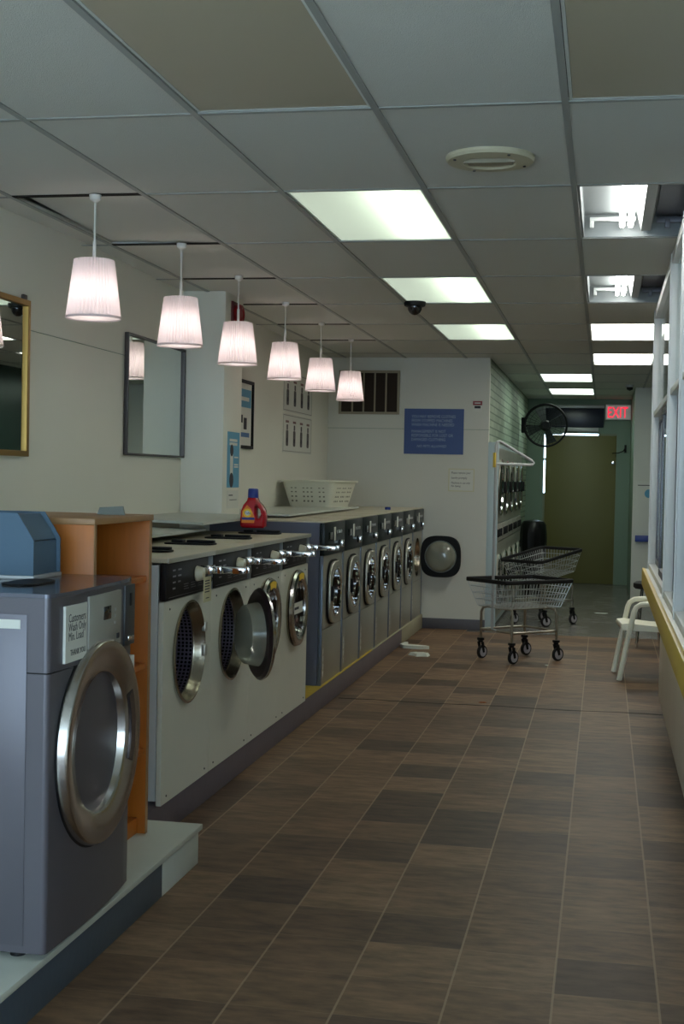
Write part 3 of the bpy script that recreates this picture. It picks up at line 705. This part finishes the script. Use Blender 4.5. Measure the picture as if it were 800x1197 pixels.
# ------------------------------------------------------------------ steel washers
def steel_washer(label, Y, opened=False):
    t = thing('steel_washer', label, 'washing machine', (-1.772, Y, .142), 0, 'steel front-load washers')
    W = .345; cz = .588
    c = MB().box(-.76, -.022, -W, -W + .012, .0, 1.055).box(-.76, -.022, W - .012, W, .0, 1.055).box(-.76, -.748, -W + .0125, W - .0125, 0, 1.055).box(-.748, -.03, -W + .0125, W - .0125, .0, .012).build('cabinet', M['greyside'], t)
    MB().box(-.77, .002, -W, W, 1.0555, 1.064, .002).build('top', M['wtop'], t)
    f = MB().m(M['steel']).shape([rrect(-W + .022, W - .022, .36, .838, .004, 2), circ(.188, 48, 0, cz)], .02, fx(-.01, 0, 0), .001).build('front_panel', parent=t)
    MB().box(-.02, .0, -W + .022, W - .022, .0, .356, .002).build('lower_panel', M['steel'], t)
    k = MB().m(M['paper'])
    for z in (.05, .10, .15, .20): k.box(.0002, .0015, -.28, -.255, z, z + .035)
    k.build('vent_slots', parent=t, smooth=0)
    for s_ in (-1, 1): MB().box(-.02, .004, *((-W, -W + .021) if s_ < 0 else (W - .021, W)), .0, .84, .002).build('corner_trim', M['bluegrey'], t)
    p = MB().box(-.02, .012, -W + .001, W - .001, .843, 1.054, .004).build('control_panel', M['greenblk'], t)
    MB().box(.0125, .018, -.05, .0, .93, 1.02, .002).build('instruction_label', M['paper'], p)
    MB().box(.0125, .016, -.22, -.10, .94, .99, .002).build('display', M['darkglass'], p)
    MB().box(.0125, .045, .12, .17, .88, .93, .006).build('coin_slot', M['chrome'], p)
    for i in range(3): MB().lathe([(.0125, .001), (.0125, .012), (.02, .011), (.02, .001)], 'x', (0, .06 + .07 * i, .985), 12).build('button', M['lightgrey'], p)
    MB().lathe([(-.002, .188), (-.06, .168), (-.07, .168)], 'x', (0, 0, cz), 48).build('tub_ring', M['drumring'], t)
    MB().m(M['drum']).lathe([(-.07, .19), (-.5, .19)], 'x', (0, 0, cz), 40, uv=True).disc('x', (-.5, 0, cz), .19, 40, uv=True).build('drum', parent=t)
    ang = math.radians(88 if opened else 0)
    hy = .20
    Mx = Matrix.Translation((.006, hy, cz)) @ Matrix.Rotation(ang, 4, 'Z') @ Matrix.Translation((0, -hy, 0))
    D = MB().shape([squircle(.20, .205), circ(.150, 48)], .020 if not opened else .034, Mx @ fx(.014, 0, 0), .006).build('door', M['steel'] if not opened else M['black'], t)
    MB().lathe([(.0, .148), (.022, .149), (.028, .156), (.026, .166), (.021, .170)], 'x', (0, 0, 0), 48, mtx=Mx).build('door_ring', M['chrome'], D)
    if not opened: MB().shape([squircle(.211, .216), circ(.185, 48)], .006, Mx @ fx(-.001, 0, 0), .001).build('door_bezel', M['black'], D)
    if opened: MB().lathe([(.0, .15), (-.004, .148), (-.006, .158), (0, .160)], 'x', (0, 0, 0), 48, mtx=Mx).build('inner_ring', mat('grey rubber', rgb(120, 128, 124), .5), D)
    MB().lathe([(.012, .151), (-.02, .147), (-.06, .130), (-.08, .10), (-.088, .05), (-.09, .001)], 'x', (0, 0, 0), 40, mtx=Mx).build('glass_bowl', M['bowl'] if opened else M['smokeglass'], D)
    MB().box(.0235, .04, -.192, -.172, -.05, .05, .005, mtx=Mx).build('handle', M['black'], D)
    return t
sw = [('nearest steel washer, its grey side showing beyond the last white washer', 0), ('second steel washer from the near end of the row', 1), ('third steel washer from the near end of the row', 2),
      ('middle steel washer, fourth of the seven', 3), ('steel washer under the small blue cap, fifth of the seven', 4), ('sixth steel washer, right before the one standing open', 5), ('farthest steel washer with its black-rimmed door swung open against the back wall', 6)]
first = None
for lb, i in sw:
    Y = 8.48 + .694 * (i + .5)
    if i == 0: first = steel_washer(lb, Y)
    elif i < 6:
        q = copy_tree(first); q.location = (-1.772, Y, .142); q['label'] = lb
    else: steel_washer(lb, Y, True)

# white cover boards over the plumbing trough behind the machines
def board(name, pts, z, th, label):
    return tag(MB().prism(pts, 'z', z - th, z).build(name, M['plinthtop'], smooth=0), label, 'board', 'white trough covers')
board('cover_board', [(XL, 5.0), (-2.12, 5.0), (-2.155, 7.15), (XL, 7.15)], 1.197, .012, 'white board behind the first two white washers, next to the wooden shelf')
board('cover_board', [(XL, 7.3), (-2.09, 6.88), (-2.12, 8.1), (-2.30, 8.54), (XL, 8.54)], 1.24, .014, 'white board with a dark gap under it, running up to the pillar')
board('cover_board', [(XL, 9.0), (-2.12, 9.0), (-2.16, 11.9), (XL, 11.9)], 1.232, .014, 'white board on the steel washers, carrying the laundry basket')

# ------------------------------------------------------------------ big grey washer
t = thing('grey_washer', 'large charcoal grey washer with a wide steel door ring in the left foreground', 'washing machine', (-1.474, 3.815, .15))
G = t
def plan(off=0.0, n=14):
    pts = [(-.85, -.375), (-.016, -.375)]
    for i in range(5):
        a = -PI / 2 + (PI / 2) * i / 4; pts.append((-.016 + .015 * math.cos(a), -.360 + .015 * math.sin(a)))
    for i in range(1, n):
        y = -.35 + .66 * i / n; pts.append((-.002 - .018 * (y + .35) / .66 + .014 * (1 - ((y + .02) / .33) ** 2) + off, y))
    pts += [(-.022, .325), (-.034, .346), (-.85, .346)]
    return pts
MB().prism(plan(), 'z', .02, .792).build('cabinet', M['greybig'], t, smooth=25)
MB().prism(plan(.004), 'z', .796, 1.0).build('control_housing', M['greybig'], t, smooth=25)
MB().prism([(x, y) for x, y in plan(.008)], 'z', 1.0005, 1.012).build('top', M['greytop'], t, smooth=25)
MB().prism([(x * 1.0 - .004, y) for x, y in plan()], 'z', .7925, .7955).build('seam_gap', M['black'], t, smooth=25)
MB().box(-.60, -.066, -.3775, -.3755, .04, .955, .0008).build('side_panel', M['greybig'], t)
MB().box(-.30, -.085, -.3795, -.3777, .915, .94).build('side_sticker', M['paper'], t)
for y in (-.33, .30): MB().lathe([(.0005, .001), (.0005, .022), (.0195, .022), (.0195, .001)], 'z', (-.10, y, 0), 16).build('foot', M['rubber'], t)
xf = .008
kp = MB().box(xf - .012, xf + .004, -.125, .155, .82, .985, .002, mtx=Matrix.Rotation(0.022, 4, 'Z')).build('keypad', M['graypanel'], t)
MB().box(xf + .0041, xf + .006, -.005, .055, .905, .945, .001).build('display', M['darkglass'], kp)
for i, z in enumerate((.925, .905, .885)): MB().box(xf + .0041, xf + .0055, .085, .098, z, z + .009).build('indicator', M['lightgrey'], kp)
MB().box(xf + .0041, xf + .007, .105, .125, .838, .855, .001).build('button', M['ink'], kp)
nb = MB().m(M['paper']).box(xf - .014, xf + .0045, -.295, -.138, .812, .972)
nb.m(M['ink'])
for i, s_ in enumerate(('Customers', 'Wash Only', 'Min. Load')): nb.text(s_, .034, fx(xf + .0049, -.275, .925 - i * .026), .0002, sx=.82)
nb.text('THANK YOU', .024, fx(xf + .0049, -.26, .83), .0002, sx=.8)
nb.build('notice_sticker', parent=t, smooth=0)['label'] = 'white notice with blue grey text'
MB().box(-.014, -.001, .215, .305, .80, .992, .002).build('coin_plate', mat('dark grey plate', rgb(70, 72, 76), .35, .3), t)
MB().box(-.0009, .0015, .255, .27, .925, .965).build('coin_slot', M['black'], t)
MB().box(-.0009, .005, .235, .285, .815, .83, .002).build('badge', M['chrome'], t)
MB().box(-.022, -.0055, .285, .32, .655, .76, .001).build('warning_label', M['paper'], t)
# the door
dc = (-.001, -.02, .545)
D = MB().lathe([(.0, .306), (.026, .304), (.033, .299), (.034, .292), (.022, .215), (.016, .207), (-.01, .200), (-.04, .188)], 'x', dc, 72).build('door', M['steeldoor'], t)
MB().lathe([(-.018, .311), (.006, .311), (.006, .300)], 'x', dc, 72).build('door_seal', M['black'], D)
MB().lathe([(-.035, .1895), (-.045, .16), (-.052, .08), (-.053, .001)], 'x', dc, 64).build('glass_bowl', mat('smoky bowl', rgb(26, 17, 19), .10, spec=.5), D)
rc = MB()
for i in range(10):
    a0, a1 = -.42 + i * .09, -.42 + (i + 1) * .09
    p = [(r * math.cos(a), r * math.sin(a)) for r, a in ((.225, a0), (.262, a0), (.262, a1), (.225, a1))]
    rc.prism([(q[0] + dc[1], q[1] + dc[2]) for q in p], 'x', dc[0] + .012, dc[0] + .0315)
rc.build('door_handle', mat('dark handle recess', rgb(120, 112, 112), .25, .9), D)

MB().shape([rrect(-.26, -.15, -.17, .05, .05, 5)], .006, T(0, 0, 1.0152), .002).build('dispenser_lid', M['black'], G)
# blue-grey slanted box standing on it
t = thing('slant_box', 'blue grey metal box with a slanted corner standing on the charcoal washer', 'box', (-1.72, 3.88, 1.1622))
prof = [(-.50, .012), (0.0, .012), (0.0, .120), (-.018, .15), (-.055, .205), (-.50, .205)]
MB().prism(prof, 'y', 0, .006).build('near_panel', M['bluebox'], t, smooth=0)
MB().prism(prof, 'y', .204, .21).build('far_panel', M['bluebox'], t, smooth=0)
MB().prism([(-.50, .012), (-.012, .012), (-.012, .116), (-.50, .116)], 'y', .0065, .2035).build('front_panel', M['bluebox'], t, smooth=0)
MB().prism([(-.50, .117), (-.014, .120), (-.032, .15), (-.068, .199), (-.50, .199)], 'y', .0065, .2035).build('slant_panel', M['bluebox'], t, smooth=0)
MB().box(-.50, .004, -.004, .214, 0, .0115, .002).build('base_plate', M['lightgrey'], t)

# wooden shelf unit
t = thing('wooden_shelf', 'tall orange wood shelf unit standing open between the grey and white washers', 'shelf unit', (-1.655, 4.5, .15))
MB().box(-.45, 0, -.288, -.268, .0, 1.172, .001).build('side_panel', M['wood'], t)
MB().box(-.45, 0, .268, .290, .0, 1.172, .001).build('side_panel', M['wood'], t)
tp = MB().box(-.46, .006, -.295, .297, 1.1725, 1.194, .002).build('top', M['woodedge'], t)
MB().box(-.45, -.44, -.2675, .2675, .03, 1.172).build('back_panel', mat('dark wood back', rgb(140, 70, 32), .5, vary=.15, vscale=10), t)
for z in (.30, .62, .945): MB().box(-.4395, -.008, -.2675, .2675, z, z + .02, .001).build('shelf', M['wood'], t)
MB().box(-.44, -.03, -.2675, .2675, .0, .06, .001).build('plinth_rail', M['wood'], t)
for y0, y1 in ((-.288, -.268), (.268, .290)): MB().box(.0003, .003, y0, y1, .0, 1.172).build('edge_strip', M['woodedge'], t)
t = tag(MB().prism([(-.085, 0), (.02, 0), (.012, .032), (-.075, .026)], 'y', 0, .012).m(M['lightgrey']).build('metal_bracket', loc=(-1.72, 4.62, 1.3445)), 'small grey metal plate lying on top of the wooden shelf', 'bracket')
t.data.materials.clear(); t.data.materials.append(mat('dull bracket metal', rgb(128, 132, 126), .6))

# ------------------------------------------------------------------ detergent bottle, basket, cap
t = thing('detergent_bottle', 'red detergent bottle with blue cap standing on the last white washers', 'bottle', (-2.035, 7.72, 1.1855))
ol = [(-.062, 0), (.066, 0), (.076, .012), (.078, .06), (.072, .105), (.054, .135), (.030, .158), (.022, .178), (-.030, .178), (-.034, .162), (-.056, .135), (-.070, .10), (-.074, .05), (-.072, .012)]
hole = [(.030, .055), (.046, .06), (.052, .085), (.046, .108), (.030, .122), (.022, .115), (.022, .075)]
MB().shape([ol, hole], .085, fy(0, 0, 0), .016).build('body', M['bottle'], t, smooth=60)
MB().lathe([(.176, .001), (.176, .030), (.180, .033), (.226, .031), (.232, .027), (.232, .001)], 'z', (-.004, 0, 0), 24, wave=(1, -.03)).build('cap', M['cap'], t)
b = MB().m(M['orange']).shape([[(-.062, .03), (.015, .03), (.018, .06), (-.005, .115), (-.03, .135), (-.058, .10)]], .001, fy(0, -.0432, 0))
b.m(M['yelp']).shape([circ(.026, 24, -.026, .088)], .001, fy(0, -.0442, 0)).m(M['paper']).shape([circ(.015, 20, -.026, .088)], .001, fy(0, -.0452, 0))
b.m(M['cap']).box(-.060, .018, -.0448, -.0438, .048, .062).text('Tide', .024, fy(-.047, -.0462, .080), .0003)
b.build('label', parent=t, smooth=0)
def basket():
    t = thing('laundry_basket', 'white plastic laundry basket on the board behind the steel washers', 'basket', (-2.44, 11.5, 1.2325), math.radians(-8))
    def ring(z, a, b_, r): return [(x, y, z) for x, y in rrect(-a, a, -b_, b_, r, 5)]
    lv = [(0, .185, .26, .05), (.03, .195, .27, .055), (.19, .235, .315, .06), (.22, .24, .32, .06)]
    s = MB(); R = [[s.bm.verts.new(p) for p in ring(*l)] for l in lv]; n = len(R[0])
    s.bm.faces.new(R[0][::-1])
    for k in range(3):
        for i in range(n):
            j = (i + 1) % n
            s.bm.faces.new((R[k][i], R[k][j], R[k + 1][j], R[k + 1][i]))
    lv2 = [(.005, .180, .255, .05), (.03, .190, .265, .055), (.19, .230, .310, .06), (.22, .235, .315, .06)]
    Q = [[s.bm.verts.new(p) for p in ring(*l)] for l in lv2]
    s.bm.faces.new(Q[0])
    for k in range(3):
        for i in range(n):
            j = (i + 1) % n; s.bm.faces.new((Q[k][j], Q[k][i], Q[k + 1][i], Q[k + 1][j]))
    for i in range(n): j = (i + 1) % n; s.bm.faces.new((R[3][i], R[3][j], Q[3][j], Q[3][i]))
    MB().tube([(x * 1.02, y * 1.02, .222) for x, y in rrect(-.245, .245, -.325, .325, .06, 5)], .010, 8, True).build('rim', M['basket'], t)
    s.m(M['basket']); sl = s.m(mat('slot shadow grey', rgb(120, 118, 104), .8))
    for z in (.045, .085, .125, .160):
        f = z / .22
        a, b_ = .187 + .053 * f, .262 + .058 * f
        for i in (-4, -3, -1, 0, 1, 3, 4):
            sl.box(i * .036 - .008, i * .036 + .008, -b_ - .0045, -b_ - .001, z, z + .024)
        for i in range(-5, 6):
            if abs(i) in (2,): continue
            sl.box(a + .001, a + .0045, i * .036 - .008, i * .036 + .008, z, z + .024)
    s.build('body', parent=t, smooth=40)
    return t
basket()
t = tag(MB().lathe([(0, .001), (0, .026), (.02, .026), (.024, .02), (.024, .001)], 'z', (0, 0, 0), 18).build('bottle_cap', M['cap'], loc=(-1.93, 12.1, 1.2065)), 'small blue cap lying on top of the steel washers', 'cap')

# ------------------------------------------------------------------ stacked dryers
def dryer(label, Y):
    t = thing('stacked_dryer', label, 'dryer', (-1.045, Y, 0), 0, 'stacked dryers in the rear hall')
    W = .398
    MB().box(-.08, -.016, -W, W, .03, 1.86).build('cabinet', mat('pale dryer enamel', rgb(180, 196, 200), .35), t)
    MB().box(-.05, -.02, -W, W, .0, .029).build('toe_kick', M['black'], t)
    for z0, nm in ((.10, 'lower_front'), (1.06, 'upper_front')):
        f = MB().shape([rrect(-W + .004, W - .004, z0, z0 + .76, .006, 2), circ(.27, 48, 0, z0 + .36)], .014, fx(-.0085, 0, 0), .002).build(nm, M['steel'], t)
        d = MB().lathe([(-.002, .27), (.02, .29), (.03, .27), (.024, .225), (.006, .215)], 'x', (0, 0, z0 + .36), 48).build('door', M['chrome'], t)
        MB().lathe([(.008, .216), (.016, .15), (.018, .001)], 'x', (0, 0, z0 + .36), 40).build('door_glass', M['darkglass'], d)
        MB().box(.02, .05, .245, .275, z0 + .30, z0 + .42, .006).build('handle', M['black'], d)
    p = MB().box(-.015, .004, -W + .004, W - .004, .872, 1.05, .003).build('control_panel', M['graypanel'], t)
    for y in (-.22, 0, .22): MB().box(.0045, .02, y - .03, y + .03, .92, 1.0, .004).build('coin_slot', M['panelblk'], p)
    return t
dl = ['nearest stacked dryer, right beside the end of the back wall', 'second stacked dryer going back along the hall', 'middle stacked dryer in the rear hall', 'fourth stacked dryer, next to the last one', 'farthest stacked dryer, beside the black bin']
d0 = None
for i, lb in enumerate(dl):
    Y = 13.38 + .80 * (i + .5)
    if d0 is None: d0 = dryer(lb, Y)
    else:
        q = copy_tree(d0); q.location = (-1.045, Y, 0); q['label'] = lb
struct(MB().box(-1.134, -1.03, 13.352, 13.379, 0, 1.87, .003).build('trim_11', mat('pale dryer surround', rgb(186, 204, 208), .4)))

# ------------------------------------------------------------------ wire carts
def cart(label, loc, rz, tilt=0.0, pole=True):
    t = thing('wire_cart', label, 'laundry cart', loc, rz, 'wire laundry carts')
    zt, zb = .665, .45
    Mt = Matrix.Translation((0, 0, .45)) @ Matrix.Rotation(-tilt, 4, 'Y') @ Matrix.Translation((0, 0, -.45 + .06 * (tilt > 0)))
    def tp(p): return tuple(Mt @ Vector(p))
    def rect(z, n=0):
        f = (z - zb) / (zt - zb); a = .285 + .075 * f; b_ = .20 + .06 * f
        return a, b_
    def loop(z, r=.03):
        a, b_ = rect(z); return [tp((x, y, z)) for x, y in rrect(-a, a, -b_, b_, r, 4)]
    w = MB()
    for z in (zb, .505, .56, .615): w.tube(loop(z), .0035, 6, True)
    a0, b0 = rect(zb); a1, b1 = rect(zt)
    nx, ny = 20, 13
    for i in range(nx + 1):
        u = -1 + 2 * i / nx
        for s_ in (-1, 1): w.tube([tp((u * a0 * .97, s_ * b0, zb)), tp((u * a1 * .97, s_ * b1, zt))], .0018, 5)
    for i in range(ny + 1):
        u = -1 + 2 * i / ny
        for s_ in (-1, 1): w.tube([tp((s_ * a0, u * b0 * .97, zb)), tp((s_ * a1, u * b1 * .97, zt))], .0018, 5)
    for i in range(1, 12): w.tube([tp((-a0 + 2 * a0 * i / 12, -b0, zb)), tp((-a0 + 2 * a0 * i / 12, b0, zb))], .0022, 5)
    for i in range(1, 8): w.tube([tp((-a0, -b0 + 2 * b0 * i / 8, zb)), tp((a0, -b0 + 2 * b0 * i / 8, zb))], .0022, 5)
    w.build('wire_basket', M['wire'], t)
    a, b_ = rect(zt)
    rim = MB()
    R0 = rrect(-a - .012, a + .012, -b_ - .012, b_ + .012, .04, 5); R1 = rrect(-a + .006, a - .006, -b_ + .006, b_ - .006, .03, 5)
    rim.shape([R0, R1], .034, Mt @ T(0, 0, zt + .004), .007).build('bumper_rim', M['rubber'], t)
    f = MB(); lx_, ly_ = .24, .20
    for sx in (-1, 1):
        f.tube([(sx * lx_, -ly_, .175), (sx * lx_, -ly_, .395), (sx * lx_ * .97, -ly_ * .92, .43), (sx * lx_ * .9, -ly_ * .75, .442), (sx * lx_ * .9, ly_ * .75, .442), (sx * lx_ * .97, ly_ * .92, .43), (sx * lx_, ly_, .395), (sx * lx_, ly_, .175)], .0115, 10)
    for s_ in (-1, 1):
        f.tube([(-lx_, s_ * ly_, .25), (lx_, s_ * ly_, .25)], .009, 8); f.tube([(s_ * lx_, -ly_, .25), (s_ * lx_, ly_, .25)], .009, 8)
        f.tube([(-lx_ * .9, s_ * .13, .442), (lx_ * .9, s_ * .13, .442)], .008, 8)
    f.build('frame', M['cartsteel'], t)
    for sx in (-1, 1):
        for sy in (-1, 1):
            c = MB().box(sx * lx_ - .022, sx * lx_ + .022, sy * ly_ - .022, sy * ly_ + .022, .155, .175, .003).lathe([(.14, .001), (.14, .02), (.154, .022), (.154, .001)], 'z', (sx * lx_, sy * ly_, 0), 16)
            ca = random.uniform(.5, 1.0); Rm = T(sx * lx_, sy * ly_, 0) @ Matrix.Rotation(ca - rz, 4, 'Z')
            for s_ in (-1, 1): c.prism([(-.018, .14), (.018, .14), (.032, .052), (.012, .048)], 'y', s_ * .020 - .002, s_ * .020 + .002, mtx=Rm)
            co = c.build('caster', M['black'], t)
            wo = MB().lathe([(-.014, .0405), (-.015, .05), (-.008, .056), (.008, .056), (.015, .05), (.014, .0405)], 'y', (.02, 0, .056), 28, mtx=Rm).build('tyre', M['rubber'], co)
            MB().lathe([(-.017, .001), (-.017, .012), (-.0155, .040), (.0155, .040), (.017, .012), (.017, .001)], 'y', (.02, 0, .056), 20, mtx=Rm).build('hub', M['castgrey'], co)
    if pole:
        px = -.285
        p = MB().tube([(px + .045, 0, .25), (px, 0, .27), (px, 0, 1.55), (px, 0, 1.78), (px + .012, 0, 1.808), (px + .035, 0, 1.815), (px + .38, 0, 1.665), (px + .405, 0, 1.645), (px + .39, 0, 1.63), (px + .36, 0, 1.628), (px, 0, 1.628)], .0125, 10)
        p.build('hanging_pole', M['lightgrey'], t)
        MB().box(px - .022, px - .008, -.014, .014, 1.60, 1.72, .003).build('sleeve', M['yelpaint'], t)
        MB().tube([(-.24, -.2, .252), (-.24, .2, .252)], .011, 8).build('pole_foot', M['cartsteel'], t)
    return t
cart('nearer wire laundry cart with a hanging pole, in front of the dryers', (-.672, 11.28, 0), math.radians(44))
cart('farther wire laundry cart with tilted black rim, behind the cart with the pole', (-.60, 14.2, 0), math.radians(56), math.radians(9), False)

# ------------------------------------------------------------------ chair, stool
t = thing('plastic_chair', 'cream plastic armchair facing left beyond the end of the yellow sill', 'chair', (.395, 10.62, 0), math.radians(5))
for s_, nm in ((-1, 'leg'), (1, 'leg')):
    y = s_ * .225
    arm = MB()
    def bar(path, w, h, mb):
        for (p, q) in zip(path[:-1], path[1:]):
            pass
        mb.tube([(p[0], y, p[1]) for p in path], w, 10)
    bar([(-.268, .0), (-.205, .34), (-.170, .52), (-.155, .555), (-.12, .578), (-.06, .585), (.12, .585), (.26, .60)], .021, 0, arm)
    arm.build('leg_and_arm', M['chair'], t)
    bk = MB(); bk.tube([(.30, y * .95, 0), (.24, y * .95, .40), (.27, y * .93, .62), (.33, y * .85, .83)], .02, 10)
    bk.build('rear_leg', M['chair'], t)
se = MB()
prof = [(-.262, .405), (-.255, .425), (-.20, .432), (0, .412), (.20, .405), (.245, .42), (.245, .375), (.20, .362), (0, .372), (-.19, .375), (-.250, .378)]
se.prism(prof, 'y', -.205, .205).build('seat', M['chair'], t, smooth=50)
bb = MB()
for i in range(-2, 3): bb.box(.30, .315, i * .08 - .022, i * .08 + .022, .44, .83, .004, mtx=T(.0, 0, 0))
bb.box(.30, .33, -.21, .21, .80, .86, .01).box(.26, .29, -.2, .2, .43, .47, .008).build('backrest', M['chair'], t)
t = thing('black_stool', 'black-topped stool half hidden behind the cream plastic chair', 'stool', (.43, 12.6, 0))
MB().lathe([(.53, .001), (.53, .13), (.545, .145), (.58, .145), (.595, .12), (.60, .001)], 'z', (0, 0, 0), 30).build('seat', M['rubber'], t)
for a in (.78, 2.36, 3.93, 5.5): MB().tube([(.09 * math.cos(a), .09 * math.sin(a), .53), (.15 * math.cos(a), .15 * math.sin(a), 0)], .012, 8).build('leg', M['chrome'], t)

# ------------------------------------------------------------------ rear hall
t = thing('exit_sign', 'red lit EXIT sign high on the far wall right of the door', 'sign', (.2, YF, 2.40))
MB().box(-.21, .16, -.05, -.001, 0, .225, .006).build('housing', M['lightgrey'], t)
MB().m(M['exitface']).box(-.20, .15, -.054, -.0505, .01, .215).m(M['exitred']).text('EXIT', .225, fy(-.185, -.0555, .033), .001, sx=.64, fat=.0015).build('face', parent=t, smooth=0)
t = thing('wall_fan', 'round grey caged fan on the hall wall left of the brown door', 'fan', (-.78, 18.0, 2.23))
cg = MB()
for r in (.28, .272): cg.tube([(r * math.cos(a), -.03 if r > .275 else .05, r * math.sin(a)) for a in [2 * PI * i / 48 for i in range(48)]], .011, 8, True)
for r in (.21, .14, .07): cg.tube([(r * math.cos(a), -.06, r * math.sin(a)) for a in [2 * PI * i / 36 for i in range(36)]], .002, 5, True)
for i in range(32):
    a = 2 * PI * i / 32; c_, s_ = math.cos(a), math.sin(a)
    cg.tube([(.28 * c_, -.03, .28 * s_), (.2 * c_, -.06, .2 * s_), (.04 * c_, -.065, .04 * s_)], .0018, 5); cg.tube([(.28 * c_, .03, .28 * s_), (.06 * c_, .075, .06 * s_)], .0018, 5)
cg.build('cage', M['black'], t)
bl = MB()
for i in range(4):
    a = 2 * PI * i / 4 + .4
    bl.prism([(.05, -.03), (.24, -.09), (.25, .06), (.05, .03)], 'z', -.003, .003, mtx=Matrix.Rotation(-a, 4, 'Y') @ Matrix.Rotation(PI / 2, 4, 'X') @ Matrix.Rotation(.35, 4, 'X'))
bl.build('blades', mat('grey fan blades', rgb(64, 72, 70), .5), t)
MB().lathe([(-.066, .001), (-.066, .05), (.0, .055), (.09, .075), (.17, .07), (.18, .001)], 'y', (0, 0, 0), 24).build('motor', M['black'], t)
MB().tube([(0, .14, 0), (-.12, .14, -.02), (-.312, .1, 0)], .016, 8).box(-.319, -.27, -.02, .16, -.10, .10, .004).build('wall_bracket', M['black'], t)
t = thing('trash_bin', 'black bin lined with a black bag past the last dryer', 'bin', (-.90, 17.85, 0))
MB().lathe([(0, .001), (0, .12), (.02, .13), (.70, .155), (.72, .16), (.72, .001)], 'z', (0, 0, 0), 28).build('body', M['black'], t)
bg = MB(); bg.lathe([(.50, .166), (.60, .175), (.70, .180), (.80, .178), (.92, .165), (.965, .13), (.98, .05), (.985, .001)], 'z', (0, 0, 0), 26, wave=(1, -.05))
bg.build('bin_bag', mat('black bag film', rgb(12, 12, 13), .35), t)
t = thing('notice_board', 'white poster with a blue drop on the wall behind the screen end', 'poster', (.49, 17.5, .86))
b = MB().m(M['paper']).box(-.09, .14, -.012, -.0005, 0, .66).m(M['skyblue']).shape([circ(.055, 24, .07, .50)], .001, fy(0, -.0127, 0)).m(M['ink']).box(-.07, .1, -.0126, -.0121, .60, .61)
b.build('sheet', parent=t, smooth=0)
t = tag(MB().m(M['cap']).box(.40, .62, 17.42, 17.499, .75, .83, .006).build('wall_tray'), 'blue tray on the wall under the white poster with a blue drop', 'tray')
t = thing('coat_hook', 'small dark hook on the far wall right of the brown door', 'hook', (.29, YF, 1.95))
MB().box(-.015, .015, -.012, -.001, -.02, .09, .003).build('plate', M['black'], t)
MB().tube([(0, -.012, .05), (-.03, -.05, .0), (-.10, -.06, -.03), (-.19, -.06, -.035)], .007, 8).build('arm', M['black'], t)
# litter on the floor
def blob(name, loc, r, h, label, m_, group=None, seed=1):
    rnd = random.Random(seed); s = MB(); n = 14
    R = [r * rnd.uniform(.55, 1.1) for _ in range(n)]
    rings = []
    for k, (f, z) in enumerate(((1, .001), (.8, h * .8), (.35, h))):
        rings.append([s.bm.verts.new((f * R[i] * math.cos(2 * PI * i / n) * 1.4, f * R[i] * math.sin(2 * PI * i / n), z * rnd.uniform(.8, 1.1) + .0005)) for i in range(n)])
    s.bm.faces.new(rings[0][::-1]); s.bm.faces.new(rings[2])
    for k in range(2):
        for i in range(n): s.bm.faces.new((rings[k][i], rings[k][(i + 1) % n], rings[k + 1][(i + 1) % n], rings[k + 1][i]))
    return tag(s.build(name, m_, loc=loc), label, 'litter', group)
tissue = mat('white tissue', rgb(214, 218, 206), .8)
s = MB(); pts = [(-.10, .16), (-.07, .17), (-.05, .02), (.12, -.03), (.15, -.06), (.06, -.09), (-.08, -.07), (-.12, .02)]
s.prism(pts, 'z', .001, .03)
tag(s.build('crumpled_tissue', tissue, loc=(-1.62, 11.75, 0)), 'L-shaped white tissue on the floor by the end of the kerb', 'litter')
blob('crumpled_tissue', (-1.49, 11.25, 0), .075, .03, 'small rounded white tissue on the floor, nearest of the two by the kerb', tissue, None, 3)
blob('paper_scrap', (-.42, 11.0, 0), .012, .006, 'tiny white scrap on the floor right of the near cart wheels', tissue, None, 4)
blob('dry_leaf', (-.765, 9.02, 0), .022, .006, 'tiny brown leaf beside the dark floor crack', mat('brown leaf', rgb(150, 80, 34), .7), None, 5)
blob('paper_scrap', (.0, 15.6, 0), .06, .002, 'white scrap on the grey hall floor left of the chair', tissue, None, 6)

# ------------------------------------------------------------------ world, camera, view
w = bpy.data.worlds.new('World'); S.world = w; w.use_nodes = True
bg = w.node_tree.nodes['Background']; bg.inputs[0].default_value = (0.60, 0.81, 1.0, 1); bg.inputs[1].default_value = 2.9

f, yaw, pitch, roll = 1572.6, .1921, -.0264, .0202
fw = Vector((-math.sin(yaw) * math.cos(pitch), math.cos(yaw) * math.cos(pitch), math.sin(pitch)))
r0 = Vector((math.cos(yaw), math.sin(yaw), 0)); u0 = r0.cross(fw)
r = r0 * math.cos(roll) + u0 * math.sin(roll); u = -r0 * math.sin(roll) + u0 * math.cos(roll)
cam = bpy.data.cameras.new('camera'); cam.sensor_fit = 'VERTICAL'; cam.sensor_height = 36; cam.lens = f / 1197 * 36; cam.clip_start = .05
co = bpy.data.objects.new('camera', cam); COL.objects.link(co)
m = Matrix((r, u, -fw)).transposed().to_4x4(); m.translation = (0, 0, 1.5); co.matrix_world = m
S.camera = co
S.view_settings.view_transform = 'Standard'; S.view_settings.look = 'None'; S.view_settings.gamma = 1; S.view_settings.use_curve_mapping = False
S.view_settings.exposure = 1.3
S.cycles.use_denoising = True
S.cycles.sample_clamp_indirect = 6
